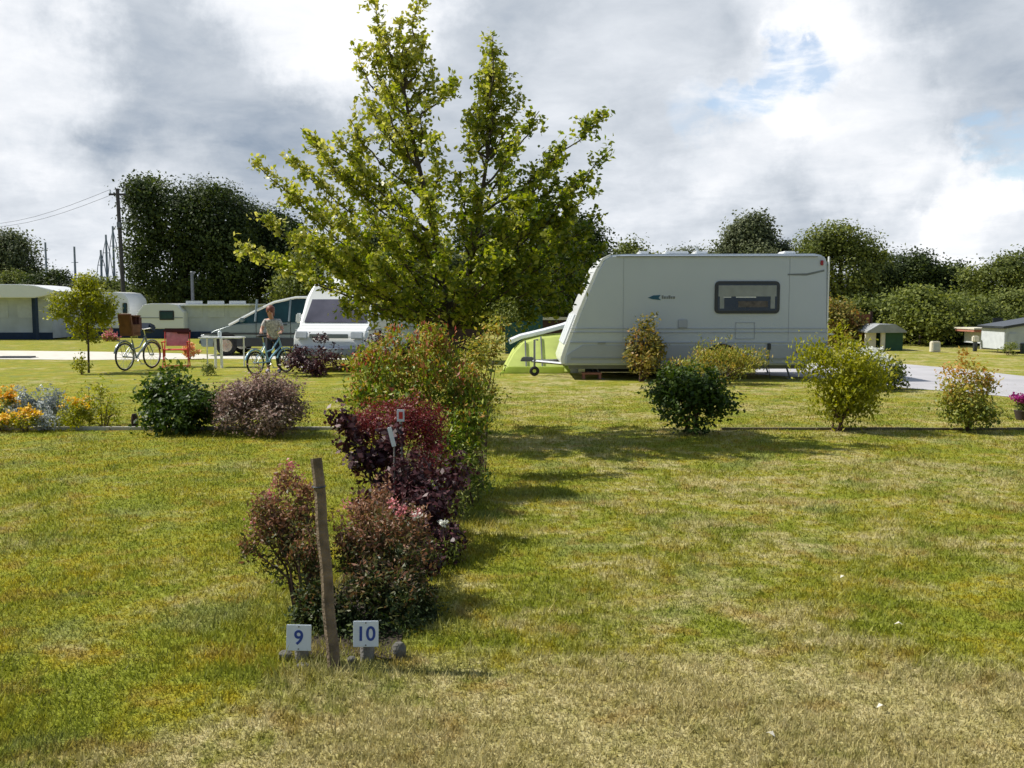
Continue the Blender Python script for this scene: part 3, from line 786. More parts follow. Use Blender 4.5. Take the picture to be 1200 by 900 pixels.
# ------------------------------------------------------------------ big caravan
Yc = 19.7
def build_caravan():
    P = lambda px, py: at(px, py, Yc)
    x0 = P(665, 430).x
    t = thing('touring_caravan', 'large white touring caravan with raked front and one dark side window', 'caravan', (x0, Yc, 0))
    Q = lambda px, py: (P(px, py).x - x0, P(px, py).z)
    W = 2.25
    poly = [Q(660, 428), Q(659.5, 421), Q(664, 407), Q(680, 365), Q(700, 318), Q(709, 303), Q(718, 298.5), Q(735, 297.5), Q(955, 297), Q(965, 299), Q(969.5, 305), Q(970.5, 402), Q(967, 412), Q(958, 421), Q(945, 428)]
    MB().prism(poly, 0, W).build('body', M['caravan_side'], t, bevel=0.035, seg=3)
    # smooth white front shell, a step proud of the body
    fr = [Q(658, 427), Q(656.8, 420), Q(661.5, 406), Q(677.5, 364), Q(697.5, 317), Q(706, 302.5), Q(716, 297.2), Q(716, 300.5), Q(708, 305), Q(701.5, 319), Q(682, 366), Q(666, 408), Q(662, 427)]
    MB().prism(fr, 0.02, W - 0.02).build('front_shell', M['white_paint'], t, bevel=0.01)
    # front window, sky reflection put in as plain pale colour
    a, b = Q(662, 404), Q(675.5, 369)
    dx, dz = (b[0] - a[0]), (b[1] - a[1]); off = Vector((-dz, 0, dx)).normalized() * 0.02
    mb = MB()
    for y0, y1 in ((0.25, 0.85), (0.9, 1.5), (1.55, 2.05)):
        vs = [Vector((a[0], y0, a[1])), Vector((a[0], y1, a[1])), Vector((b[0], y1, b[1])), Vector((b[0], y0, b[1]))]
        lo = [mb.bm.verts.new(v + off * -0.5) for v in vs]; hi = [mb.bm.verts.new(v + off * 1.4) for v in vs]
        mb.bm.faces.new(hi)
        for k in range(4): mb.bm.faces.new((lo[k], lo[(k + 1) % 4], hi[(k + 1) % 4], hi[k]))
    mb.build('front_window', M['pale_wall'], t)
    # side strip rails and lower panel
    mb = MB()
    for py, hh in ((401.5, 0.022), (389.5, 0.008), (385, 0.006)):
        a = Q(668, py); b = Q(970, py)
        mb.box(((a[0] + b[0]) / 2, -0.008, a[1]), (b[0] - a[0], 0.02, hh))
    mb.build('side_rail', M['caravan_low'], t)
    lp = [Q(664, 426), Q(664.5, 416), Q(683, 404.5), Q(968, 404.5), Q(966, 412), Q(956, 420), Q(943, 426)]
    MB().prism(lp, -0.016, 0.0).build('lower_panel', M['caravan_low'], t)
    a, b = Q(666, 420), Q(945, 420)
    MB().box(((a[0] + b[0]) / 2, -0.02, a[1]), (b[0] - a[0] - 0.1, 0.02, 0.03)).build('skirt_line', M['trim_grey'], t)
    # wheel arch and wheel
    wx = Q(845, 430)[0]
    MB().prism([(wx + 0.42 * math.cos(a_), 0.36 + 0.40 * math.sin(a_)) for a_ in np.linspace(0, math.pi, 14)], -0.03, -0.012).build('wheel_arch', M['black'], t)
    for yy, nm in ((0.11, 0), (W - 0.13, 1)):
        w = MB().torus((wx, yy, 0.32), 0.235, 0.085, 'Y').build('wheel', M['black'], t, smooth=True)
        MB().tube([(wx, yy - 0.07, 0.32), (wx, yy + 0.07, 0.32)], [0.2, 0.2], 20).build('rim', M['chrome'], w)
    # window
    w0, w1 = Q(837, 367.5), Q(914, 329.5)
    mx, mz = (w0[0] + w1[0]) / 2, (w0[1] + w1[1]) / 2; ww, wh = w1[0] - w0[0], w1[1] - w0[1]
    def rr(w_, h_, r_):
        return [(mx + sx * (w_ / 2 - r_) + r_ * math.cos(a_), mz + sz * (h_ / 2 - r_) + r_ * math.sin(a_)) for sx, sz, a0 in ((1, 1, 0), (-1, 1, 90), (-1, -1, 180), (1, -1, 270)) for a_ in (R(a0), R(a0 + 30), R(a0 + 60), R(a0 + 90))]
    f = MB().prism(rr(ww, wh, 0.09), -0.028, 0.0).build('side_window', M['dark_trim'], t, bevel=0.006)
    MB().prism(rr(ww - .12, wh - .11, 0.05), -0.034, -0.026).build('pane', M['glass_dark'], f)
    for sx in (-1, 1):
        MB().box((mx + sx * (ww * .5 - .15), -0.0365, mz - 0.09), (0.09, 0.004, wh * .42)).build('curtain', M['trim_grey'], f)
    MB().box((mx + 0.12, -0.0365, mz - 0.14), (0.62, 0.004, 0.13)).build('worktop', mat('dim_interior', (0.10, 0.085, 0.08), 0.7, var=0.5, scale=12), f)
    MB().box((mx, -0.035, mz + wh * 0.20), (ww - 0.15, 0.006, wh * 0.34)).build('blind', M['trim_grey'], f)
    MB().box((mx - 0.03, -0.036, mz + 0.005), (0.42, 0.006, 0.022)).build('stay_bar', M['white_paint'], f)
    MB().box((mx - 0.42, -0.036, mz + 0.005), (0.16, 0.006, 0.018)).build('stay_bar', M['white_paint'], f)
    # logo swoosh with small lettering strokes
    lx, lz = Q(759, 351)[0], Q(759, 349)[1]
    mb = MB(); mb.prism([(lx, lz), (lx + .12, lz + .05), (lx + .27, lz + .06), (lx + .23, lz), (lx + .28, lz - .05), (lx + .10, lz - .03)], -0.006, 0.0)
    mb.build('emblem', M['decal_teal'], t)
    mb = MB(); xx = lx + .31
    for k, (wd, hh) in enumerate(((.035, .07), (.04, .05), (.03, .05), (.045, .07), (.03, .05), (.04, .05))):
        mb.box((xx, -0.003, lz + .005 + (hh - .05) / 2), (wd, 0.005, hh)); xx += .048
    mb.build('lettering', M['decal_grey'], t)
    s0 = Q(923, 321.5); s1 = Q(966, 317)
    MB().prism([(s0[0], s0[1] - .02), (s0[0] + .4, s0[1] - .025), (s1[0], s1[1] - .02), (s1[0], s1[1] + .02), (s0[0] + .4, s0[1] + .02), (s0[0], s0[1] + .01)], -0.006, 0.0).build('rear_stripe', M['decal_grey'], t)
    # vent, hatches, handle, socket, marker
    v = Q(800, 380)
    f = MB().box((v[0], -0.012, v[1]), (0.20, 0.024, 0.20)).build('vent', M['caravan_low'], t, bevel=0.01)
    MB().box((v[0], -0.027, v[1] - 0.07), (0.17, 0.006, 0.02)).build('slot', M['trim_grey'], f)
    v = Q(705, 402)
    MB().box((v[0], -0.018, v[1]), (0.17, 0.035, 0.03)).build('handle', M['trim_grey'], t, bevel=0.008)
    v = Q(901, 406)
    MB().box((v[0], -0.022, v[1]), (0.07, 0.04, 0.13)).build('socket', M['dark_trim'], t, bevel=0.008)
    MB().tube([(v[0], -0.03, v[1] - .05), (v[0] - .01, -0.04, 0.3), (v[0] + .03, -0.05, 0.02)], 0.008, 5).build('cable', M['dark_trim'], t)
    v = Q(963, 308)
    MB().box((v[0], -0.016, v[1]), (0.06, 0.03, 0.10)).build('marker_light', M['lamp_red'], t, bevel=0.008)
    e = Q(969.5, 350)
    MB().box((e[0] + 0.02, 0.03, e[1]), (0.03, 0.06, 1.75)).build('corner_trim', M['white_paint'], t, bevel=0.008)
    MB().box((e[0] + 0.08, W / 2, 0.62), (0.12, W - 0.1, 0.16)).build('rear_bumper', M['white_paint'], t, bevel=0.02)
    v = Q(975, 392)
    MB().tube([(v[0] - .06, 0.1, v[1]), (v[0] + .08, 0.1, v[1]), (v[0] + .08, 0.6, v[1]), (v[0] - .06, 0.6, v[1])], 0.015, 6).build('grab_rail', M['white_paint'], t)
    for px, wd in ((757, .2), (796, .5), (825, .25), (930, .25)):
        v = Q(px, 296.5)
        MB().box((v[0], 0.5, v[1] + 0.02), (wd, 0.5, 0.07)).build('rooflight', M['white_paint'], t, bevel=0.02)
    v = Q(822, 290)
    MB().tube([(v[0], 0.3, v[1] - .1), (v[0] - 0.06, 0.3, v[1] + .03)], 0.03, 6).build('flue', M['white_paint'], t)
    MB().box((Q(845, 430)[0] - 1.0, W - 0.15, 0.155), (3.4, 0.03, 0.29)).build('shade_board', M['dark_trim'], t)  # dark board added on the far side to deepen shade under the floor
    a, b = Q(722, 300.5), Q(958, 300.5)
    MB().box(((a[0] + b[0]) / 2, -0.012, a[1]), (b[0] - a[0], 0.03, 0.018)).build('awning_rail', M['trim_grey'], t)
    a, b = Q(706, 322), Q(672, 398)
    for px in (731, 926):
        a, b = Q(px, 302), Q(px, 400)
        MB().box((a[0], -0.001, (a[1] + b[1]) / 2), (0.010, 0.008, a[1] - b[1])).build('panel_seam', M['caravan_low'], t)
    a, b = Q(862, 378), Q(884, 397)
    mb = MB(); w_, h_ = b[0] - a[0], a[1] - b[1]; c_ = ((a[0] + b[0]) / 2, (a[1] + b[1]) / 2)
    for dx, dz, sx, sz in ((0, h_ / 2, w_, .012), (0, -h_ / 2, w_, .012), (w_ / 2, 0, .012, h_ + .012), (-w_ / 2, 0, .012, h_ + .012)):
        mb.box((c_[0] + dx, -0.004 - .001 * (sx > sz), c_[1] + dz), (sx, 0.010, sz))
    mb.build('locker_door', M['caravan_low'], t)
    v = Q(935, 412)
    MB().box((v[0], -0.022, v[1]), (0.09, 0.02, 0.05)).build('reflector', M['lamp_red'], t, bevel=0.005)
    # chassis, hitch, jockey wheel, steadies
    c0, c1 = Q(664, 430), Q(950, 430)
    mb = MB()
    for yy in (0.2, W - 0.2):
        mb.box(((c0[0] + c1[0]) / 2, yy, 0.27), (c1[0] - c0[0] - 0.1, 0.05, 0.10))
    mb.box((wx, W / 2, 0.30), (0.08, W - 0.3, 0.08))
    mb.build('chassis', M['grey_metal'], t)
    h = Q(611, 428)
    mb = MB()
    mb.tube([(0.1, 0.35, 0.30), (h[0] + .25, W / 2, 0.33)], 0.035, 6); mb.tube([(0.1, W - 0.35, 0.30), (h[0] + .25, W / 2, 0.33)], 0.035, 6)
    mb.build('drawbar', M['grey_metal'], t)
    MB().box((h[0] + .15, W / 2, 0.37), (0.34, 0.09, 0.10), taper=(0.7, 0.8)).build('coupling', M['grey_metal'], t, bevel=0.015)
    MB().tube([(h[0] + .3, W / 2 - .08, 0.18), (h[0] + .3, W / 2 - .08, 0.80), (h[0] + .38, W / 2 - .08, 0.80)], 0.024, 8).build('jockey_post', M['grey_metal'], t)
    MB().torus((h[0] + .3, W / 2 - .08, 0.11), 0.075, 0.035, 'Y', 18, 8).build('jockey_wheel', M['black'], t, smooth=True)
    for px in (700, 925):
        v = Q(px, 430)
        for yy in (0.25, W - 0.25):
            MB().tube([(v[0], yy, 0.28), (v[0] + 0.1, yy, 0.0)], 0.02, 6).box((v[0] + .1, yy, 0.008), (0.14, 0.12, 0.016)).build('steady_leg', M['grey_metal'], t)
    return t
build_caravan()
p = ground(690, 441)
t = thing('stepping_box', 'reddish brown step box on grass under the caravan nose', 'step', (p.x, Yc + 0.25, 0))
MB().box((0, 0, 0.12), (0.42, 0.3, 0.04)).build('tread', M['roof_red'], t, bevel=0.01)
for sx in (-1, 1):
    for sy in (-1, 1): MB().box((sx * .17, sy * .11, 0.05), (0.05, 0.05, 0.10)).build('leg', M['roof_red'], t)

# ------------------------------------------------------------------ lime tent with white flysheet
Yt = 21.6
def tent():
    P = lambda px, py: at(px, py, Yt)
    o = P(630, 440)
    t = thing('tent', 'lime green tent under a white sloping flysheet beside the caravan hitch', 'tent', (o.x, Yt, 0))
    Q = lambda px, py: (P(px, py).x - o.x, max(0.0, P(px, py).z))
    z0 = 0.0
    body = [(Q(588, 438)[0], z0), Q(600, 415), Q(612, 402), Q(635, 396), Q(668, 393), (Q(672, 393)[0], z0)]
    mb = MB().prism(body, 0, 2.2, 0, 0.0)
    for v in mb.bm.verts:
        if v.co.y < 1: v.co.y += v.co.z * 1.0
    mb.build('inner_tent', M['lime'], t, bevel=0.05, seg=3)
    top = [Q(596, 401), Q(610, 395), Q(640, 388), Q(665, 381), Q(688, 372), Q(690, 376), Q(668, 385), Q(640, 392.5), Q(612, 399), Q(597, 406)]
    MB().prism(top, 0.95, 2.3).build('flysheet', M['tent_white'], t, bevel=0.015)
    w = Q(669, 388); w2 = Q(669, 440)
    MB().box((w[0] + 0.08, -0.05, w[1] / 2), (0.18, 0.03, w[1] - 0.02)).build('side_flap', M['tent_white'], t, bevel=0.008)
    for px, py in ((617, 402), (636, 397)):
        q = Q(px, py)
        MB().tube([(q[0], -0.06, 0), (q[0] - .02, q[1] - .03, q[1] + .02)], 0.018, 6).build('tent_pole', M['grey_metal'], t)
    MB().prism([(Q(590, 440)[0] - .1, 0), (Q(590, 440)[0] + 1.4, 0), (Q(590, 440)[0] + 1.4, 0.16), (Q(590, 440)[0] + .1, 0.16)], -0.14, -0.03).build('ground_flap', M['lime'], t, bevel=0.02)
tent()

# low rail fence and teal cabin behind
t = thing('teal_shed', 'teal green boarded shed behind the lime tent', 'shed', at(614, 400, 30).xy.to_3d())
s = 30 / F; hz = at(614, 353, 30).z
mb = MB().box((0, 0.9, hz / 2), (44 * s, 1.8, hz)); mb.build('wall', M['teal_wall'], t)
mb = MB()
for k in range(9): mb.box((-21 * s + k * 5.2 * s, -0.012, hz / 2), (0.03, 0.02, hz - 0.04))
mb.build('batten', M['teal_wall'], t)
MB().box((0, 0.9, hz + 0.04), (48 * s, 2.1, 0.06)).build('roof', M['roof_grey'], t, bevel=0.01)
a, b = at(636, 372, 34), at(720, 372, 34)
t = thing('rail_fence', 'low brown rail fence left of the caravan front', 'fence', (a.x, 34, 0))
zt = a.z
MB().box(((b.x - a.x) / 2, 0, zt - 0.04), (b.x - a.x, 0.05, 0.1)).build('top_rail', M['cream'], t)
MB().box(((b.x - a.x) / 2, 0.03, zt / 2 - .05), (b.x - a.x, 0.03, zt - 0.15)).build('board_panel', M['brown_wall'], t)
for k in range(3):
    MB().box(((b.x - a.x) * k / 2, 0.07, zt / 2), (0.1, 0.08, zt + 0.02)).build('post', M['brown_wall'], t)
c = at(541, 400, 25); s = 25 / F; hz = at(541, 352, 25).z
t = thing('brown_shed', 'dark red brown shed hidden behind the pear tree trunk', 'shed', (c.x, 25, 0))
MB().box((0, 0.8, hz / 2), (50 * s, 1.6, hz)).build('wall', M['brown_wall'], t, bevel=0.01)
MB().prism([(-28 * s, hz), (28 * s, hz), (0, hz + .35)], -0.15, 1.75).build('roof', M['brown_wall'], t)
MB().box((0.1, -0.012, hz * 0.42), (0.7, 0.03, hz * 0.8)).build('door', M['brown_wall'], t, bevel=0.006)

# ------------------------------------------------------------------ wheels helper
def car_wheel(parent, x, y, r, side=-1, axis='Y', hub='chrome'):
    w = MB().torus((x, y, r), r * 0.76, r * 0.26, 'Y', 28, 10).build('wheel', M['black'], parent, smooth=True)
    mb = MB().tube([(x, y - 0.06, r), (x, y + 0.06, r)], [r * 0.62, r * 0.62], 22)
    for k in range(5):
        a = 2 * math.pi * k / 5
        mb.box((x + math.cos(a) * r * .3, y + side * 0.065, r + math.sin(a) * r * .3), (r * .5, 0.02, r * .12), Matrix.Rotation(-a, 3, 'Y'))
    mb.build('rim', M[hub], w)
    return w

# ------------------------------------------------------------------ white campervan
def campervan():
    A = ground(386, 437); A.y = 22.0; A.x = (386 - 600) / F * 22
    rz = R(-10)       # local x = across, y = backwards along the van
    t = thing('campervan', 'white campervan with dark windscreen and box on its roof', 'van', (A.x, A.y, 0), rz)
    W = 1.80; h = W / 2
    # (y, z, halfwidth) stations of the outline, lofted across
    def body_loft():
        bm = bmesh.new()
        prof = [(0.02, 0.32), (-0.02, 0.55), (0.0, 0.80), (0.14, 1.00), (0.38, 1.08), (0.78, 1.74), (0.92, 2.06), (1.25, 2.22), (4.3, 2.22), (4.62, 2.0), (4.70, 1.1), (4.70, 0.35)]
        def hw(z): return h if z < 1.1 else h - 0.10 * ((z - 1.1) / 0.92) ** 1.3 - (0.05 if z > 1.98 else 0)
        Lr = [[bm.verts.new((sx * hw(z), y, z)) for (y, z) in prof] for sx in (-1, 1)]
        n = len(prof)
        for i in range(n):
            j = (i + 1) % n
            bm.faces.new((Lr[0][i], Lr[0][j], Lr[1][j], Lr[1][i]))
        # side faces fanned by height so they stay fairly planar
        for sx in (0, 1):
            f = bm.faces.new(Lr[sx])
        mb = MB(); mb.bm.free(); mb.bm = bm
        return mb
    body_loft().build('body', M['white_paint'], t, bevel=0.05, seg=3)
    # windscreen on the raked face
    def panel(p0, p1, x0b, x1b, x0t, x1t, off=0.012, th=0.02):
        a, b = Vector((0, p0[0], p0[1])), Vector((0, p1[0], p1[1]))
        n = Vector((0, -(b.z - a.z), (b.y - a.y))).normalized()
        mb = MB(); vs = [Vector((x0b, *p0)), Vector((x1b, *p0)), Vector((x1t, *p1)), Vector((x0t, *p1))]
        lo = [mb.bm.verts.new(v) for v in vs]; hi = [mb.bm.verts.new(v + n * (off + th * .5)) for v in vs]
        mb.bm.faces.new(hi)
        for k in range(4): mb.bm.faces.new((lo[k], lo[(k + 1) % 4], hi[(k + 1) % 4], hi[k]))
        return mb
    panel((0.42, 1.145), (0.753, 1.695), -0.78, 0.78, -0.70, 0.70).build('windscreen', M['glass_violet'], t, bevel=0.006)
    for sx in (-1, 1):
        MB().box((sx * (h + 0.10), 0.62, 1.25), (0.16, 0.12, 0.24), taper=(0.8, 0.8)).build('mirror', M['white_paint'], t, bevel=0.03)
        MB().box((sx * 0.68, -0.015, 0.86), (0.30, 0.06, 0.17), Matrix.Rotation(R(-14), 3, 'X')).build('headlight', M['lamp_glass'], t, bevel=0.02)
    MB().box((0, -0.035, 0.84), (0.95, 0.05, 0.10)).build('grille', M['trim_grey'], t, bevel=0.01)
    MB().box((0, -0.06, 0.48), (1.78, 0.14, 0.24)).build('bumper', M['caravan_low'], t, bevel=0.04)
    MB().box((0, -0.14, 0.50), (0.50, 0.012, 0.11)).build('number_plate', M['plate'], t)
    for sx in (-1, 1):
        f = MB().box((sx * (h - 0.028), 1.62, 1.45), (0.05, 0.95, 0.44)).build('side_window', M['dark_trim'], t, bevel=0.02)
        MB().box((sx * (h - 0.004), 1.62, 1.45), (0.02, 0.85, 0.36)).build('pane', M['glass_dark'], f)
        f = MB().box((sx * (h - 0.028), 3.0, 1.45), (0.05, 1.25, 0.44)).build('side_window', M['dark_trim'], t, bevel=0.02)
        MB().box((sx * (h - 0.004), 3.0, 1.45), (0.02, 1.12, 0.36)).build('pane', M['glass_dark'], f)
        MB().box((sx * (h + 0.008), 2.3, 0.98), (0.02, 4.3, 0.03)).build('side_moulding', M['trim_grey'], t)
        for yy in (0.78, 3.72):
            w = MB().torus((sx * (h - 0.10), yy, 0.32), 0.235, 0.09, 'X').build('wheel', M['black'], t, smooth=True)
            MB().tube([(sx * (h - 0.16), yy, 0.32), (sx * (h - 0.03), yy, 0.32)], [0.2, 0.2], 20).build('rim', M['chrome'], w)
            MB().prism([(0, 0)] * 0 or [(yy + 0.40 * math.cos(a_), 0.33 + 0.40 * math.sin(a_)) for a_ in np.linspace(0, math.pi, 12)], -0.01, 0.012).build('wheel_arch', M['black'], t)
            ob = t.children[-1] if t.children else None
            arch = [c_ for c_ in t.children if c_.name.startswith('wheel_arch')][-1] if False else bpy.data.objects[[o_.name for o_ in bpy.data.objects if o_.name.startswith('wheel_arch')][-1]]
            for v in arch.data.vertices:
                x_, y_, z_ = v.co; v.co = (sx * (h + 0.004) + y_ * 0.5, x_, z_)
    c = MB().box((-0.42, 1.7, 2.22 + 0.14), (0.42, 0.9, 0.27), taper=(0.85, 0.9)).build('roof_box', M['pale_wall'], t, bevel=0.05)
    MB().box((-0.42, 1.7, 2.525), (0.38, 0.85, 0.05)).build('lid', M['caravan_low'], c, bevel=0.015)
campervan()

# ------------------------------------------------------------------ silver-blue people carrier, nose to the left
def mpv():
    Yv = 28.7
    P = lambda px, py: at(px, py, Yv)
    o = P(234, 418)
    t = thing('people_carrier', 'silver blue people carrier facing left behind the person with the bicycle', 'car', (o.x, Yv, 0))
    Q = lambda px, py: (P(px, py).x - o.x, P(px, py).z)
    W = 1.80
    low = [(0.05, 0.28), (0.0, 0.55), Q(236, 397), Q(250, 387), Q(268, 381), Q(285, 379), (4.3, 1.06), (4.42, 0.9), (4.42, 0.3)]
    MB().prism(low, 0, W).build('body', M['silver_paint'], t, bevel=0.08, seg=3)
    def cabin(name, poly, ins, m, par, bev=0.04):
        "poly (x,z); top drawn in by ins"
        bm = bmesh.new(); zs = [p[1] for p in poly]; z0, z1 = min(zs), max(zs)
        A = [bm.verts.new((x, 0.03 + ins * (z - z0) / (z1 - z0), z)) for x, z in poly]
        B = [bm.verts.new((x, W - 0.03 - ins * (z - z0) / (z1 - z0), z)) for x, z in poly]
        n = len(poly)
        for i in range(n): bm.faces.new((A[i], A[(i + 1) % n], B[(i + 1) % n], B[i]))
        bm.faces.new(A[::-1]); bm.faces.new(B)
        mb = MB(); mb.bm.free(); mb.bm = bm
        return mb.build(name, m, par, bevel=bev, seg=2)
    roof = [Q(268, 381.5), Q(300, 364), Q(320, 354.5), Q(345, 349), (3.4, 1.78), (4.1, 1.68), (4.35, 1.05)]
    cabin('glasshouse', roof, 0.16, M['glass_teal'], t)
    # silver roof with A pillar: a thicker arch above the glass
    def arch(off):
        mb = MB()
        z0, z1 = min(p[1] for p in roof), max(p[1] for p in roof)
        for y_s in (0, 1):
            pts = []
            for x, z in roof:
                y = 0.03 + 0.16 * (z - z0) / (z1 - z0)
                pts.append((x, y if y_s == 0 else W - y, z + 0.01))
            mb.tube(pts, 0.045, 6)
        return mb
    arch(0).build('roof_pillar', M['white_paint'], t, smooth=True)
    zt = roof[3][1]
    MB().prism([Q(322, 353), Q(345, 347.6), (3.4, 1.82), (4.05, 1.74), (4.05, 1.68), (3.4, 1.76), Q(345, 350), Q(324, 355)], 0.17, W - 0.17).build('roof', M['silver_paint'], t, bevel=0.012)
    for x in (1.72, 2.75, 3.7):
        MB().tube([(x, -0.0 + 0.02, 1.05), (x + 0.03, 0.17, 1.72)], 0.035, 6).build('window_pillar', M['silver_paint'], t)
    for x in (0.82, 3.55):
        MB().prism([(x + 0.40 * math.cos(a_), 0.33 + 0.40 * math.sin(a_)) for a_ in np.linspace(-0.1, math.pi + 0.1, 16)], -0.012, 0.05).build('wheel_arch', M['black'], t)
        car_wheel(t, x, 0.04, 0.32); car_wheel(t, x, W - 0.1, 0.32, 1)
    MB().ball((0.22, 0.10, 0.62), (0.20, 0.12, 0.07), 2).build('headlight', M['lamp_glass'], t, smooth=True)
    MB().ball((0.22, W - 0.10, 0.62), (0.20, 0.12, 0.07), 2).build('headlight', M['lamp_glass'], t, smooth=True)
    MB().box((1.35, -0.10, 1.10), (0.16, 0.18, 0.13)).build('mirror', M['silver_paint'], t, bevel=0.04)
    MB().box((2.1, -0.012, 0.42), (1.9, 0.03, 0.26)).build('sill', M['dark_trim'], t)
    MB().box((2.1, -0.008, 0.68), (4.1, 0.022, 0.05)).build('side_moulding', M['dark_trim'], t)
    for x in (1.75, 2.8):
        MB().box((x, -0.004, 0.75), (0.012, 0.01, 0.60)).build('door_gap', M['black'], t)
        MB().box((x + .85 if x < 2 else x + .6, -0.02, 0.95), (0.18, 0.03, 0.03)).build('door_handle', M['dark_trim'], t)
    MB().box((0.10, W / 2, 0.42), (0.26, W - 0.05, 0.20)).build('front_bumper', M['dark_trim'], t, bevel=0.05)
mpv()

# ------------------------------------------------------------------ far left caravans and awnings
def small_caravan(name, label, Y, px0, px1, top, windows, door=None, group='caravans parked on the far row', skirt=True, low=393):
    P = lambda px, py: at(px, py, Y)
    o = P((px0 + px1) / 2, 390); s = Y / F
    w = (px1 - px0) * s / 2; h = P(px0, top).z
    t = thing(name, label, 'caravan', (o.x, Y, 0), 0, group)
    r = 0.35
    poly = [(-w, 0.45), (-w + .02, 1.1), (-w + .12, h - r), (-w + .35, h - .05), (-w + .7, h), (w - .7, h), (w - .3, h - .06), (w - .06, h - r), (w, 1.2), (w, 0.45)]
    MB().prism(poly, 0, 2.2).build('body', M['white_paint'], t, bevel=0.03)
    for wx0, wx1, wy0, wy1 in windows:
        a, b = P(wx0, wy1), P(wx1, wy0)
        f = MB().box(((a.x + b.x) / 2 - o.x, -0.015, (a.z + b.z) / 2), (b.x - a.x, 0.04, b.z - a.z)).build('window', M['dark_trim'], t, bevel=0.02)
        MB().box(((a.x + b.x) / 2 - o.x, -0.038, (a.z + b.z) / 2), (b.x - a.x - .1, 0.012, b.z - a.z - .1)).build('pane', M['glass_teal'], f)
    MB().box((0, -0.008, 0.95), (2 * w - .1, 0.02, 0.04)).build('side_rail', M['trim_grey'], t)
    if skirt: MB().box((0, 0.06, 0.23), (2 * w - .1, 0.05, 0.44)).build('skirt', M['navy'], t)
    for yy in (0.2, 2.0):
        MB().torus((0.1, yy, 0.31), 0.22, 0.085, 'Y', 20, 8).build('wheel', M['black'], t, smooth=True)
    return t
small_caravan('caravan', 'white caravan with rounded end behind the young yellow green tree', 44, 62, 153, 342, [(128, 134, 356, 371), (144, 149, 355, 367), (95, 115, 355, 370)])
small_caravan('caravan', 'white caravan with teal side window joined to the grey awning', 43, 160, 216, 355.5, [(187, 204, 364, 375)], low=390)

def awning(label, Y, px0, px1, top_l, top_r, m, roof_m, navy_posts):
    P = lambda px, py: at(px, py, Y)
    o = P((px0 + px1) / 2, 390)
    t = thing('awning', label, 'awning', (o.x, Y, 0), 0, 'awnings on the far row')
    x0, x1 = P(px0, 390).x - o.x, P(px1, 390).x - o.x
    zl, zr = P(px0, top_l).z, P(px1, top_r).z
    MB().prism([(x0, 0.06), (x0, zl - .1), (x1, zr - .1), (x1, 0.06)], 0, 2.4).build('wall', m, t)
    MB().prism([(x0 - .15, zl - .09), (x0 - .15, zl), (x1 + .15, zr), (x1 + .15, zr - .09)], -0.25, 2.6).build('roof', roof_m, t, bevel=0.02)
    n = 3
    for k in range(n):
        xa = x0 + (x1 - x0) * (k + .12) / n; xb = x0 + (x1 - x0) * (k + .88) / n
        f = MB().box(((xa + xb) / 2, -0.01, 1.35), (xb - xa, 0.02, 0.75)).build('window', M['pale_wall'], t)
    for xx in navy_posts:
        MB().box((P(xx, 390).x - o.x, -0.06, (zr - .1) / 2), (0.16, 0.1, zr - .15)).build('corner_post', M['navy'], t)
    MB().box(((x0 + x1) / 2, -0.03, 0.16), (x1 - x0, 0.03, 0.30)).build('mud_wall', M['navy'], t)
    return t
awning('grey awning with bright white roof and navy corner post', 42, -75, 62, 343, 346, M['awning_grey'], M['white_paint'], [42])
awning('long grey awning with pale roof behind the people carrier', 43.5, 216, 292, 356.5, 356, M['awning_grey'], M['white_paint'], [])
# big white canopy above the first awning
def canopy():
    Y = 41.4
    P = lambda px, py: at(px, py, Y)
    o = P(0, 390)
    t = thing('canopy', 'bright white sloping canopy above the grey awning', 'canopy', (o.x, Y, 0))
    a = lambda px, py: (P(px, py).x - o.x, P(px, py).z)
    MB().prism([a(-90, 349), a(-90, 333), a(20, 333), a(40, 334.5), a(68, 341.5), a(52, 347), a(40, 349)], 0, 3.0).build('roof', M['white_paint'], t, bevel=0.03)
    for px in (-80, 41):
        x, z = a(px, 347)
        MB().tube([(x, 0.1, 0), (x, 0.1, z)], 0.06, 8).build('post', M['navy'], t)
canopy()
# small red and pink flower clump far away
shrub('flower_clump', 'small pink and red flower clump beyond the pale path', 'flowers', 126, 395, 22, 12, 'photinia', 0.10, 250, 41, loc=(at(128, 392, 40).x, 40, 0), flowers=('petal_pink', 60, 0.09))
p = ground(19, 419.5)
t = thing('drain_cover', 'dark low drain cover lying on the pale path', 'cover', (p.x, p.y, 0))
MB().box((0, 0, 0.03), (1.0, 0.35, 0.05)).build('lid', M['dark_trim'], t, bevel=0.01)
MB().box((0, 0, 0.012), (1.1, 0.45, 0.012)).build('frame', M['trim_grey'], t)

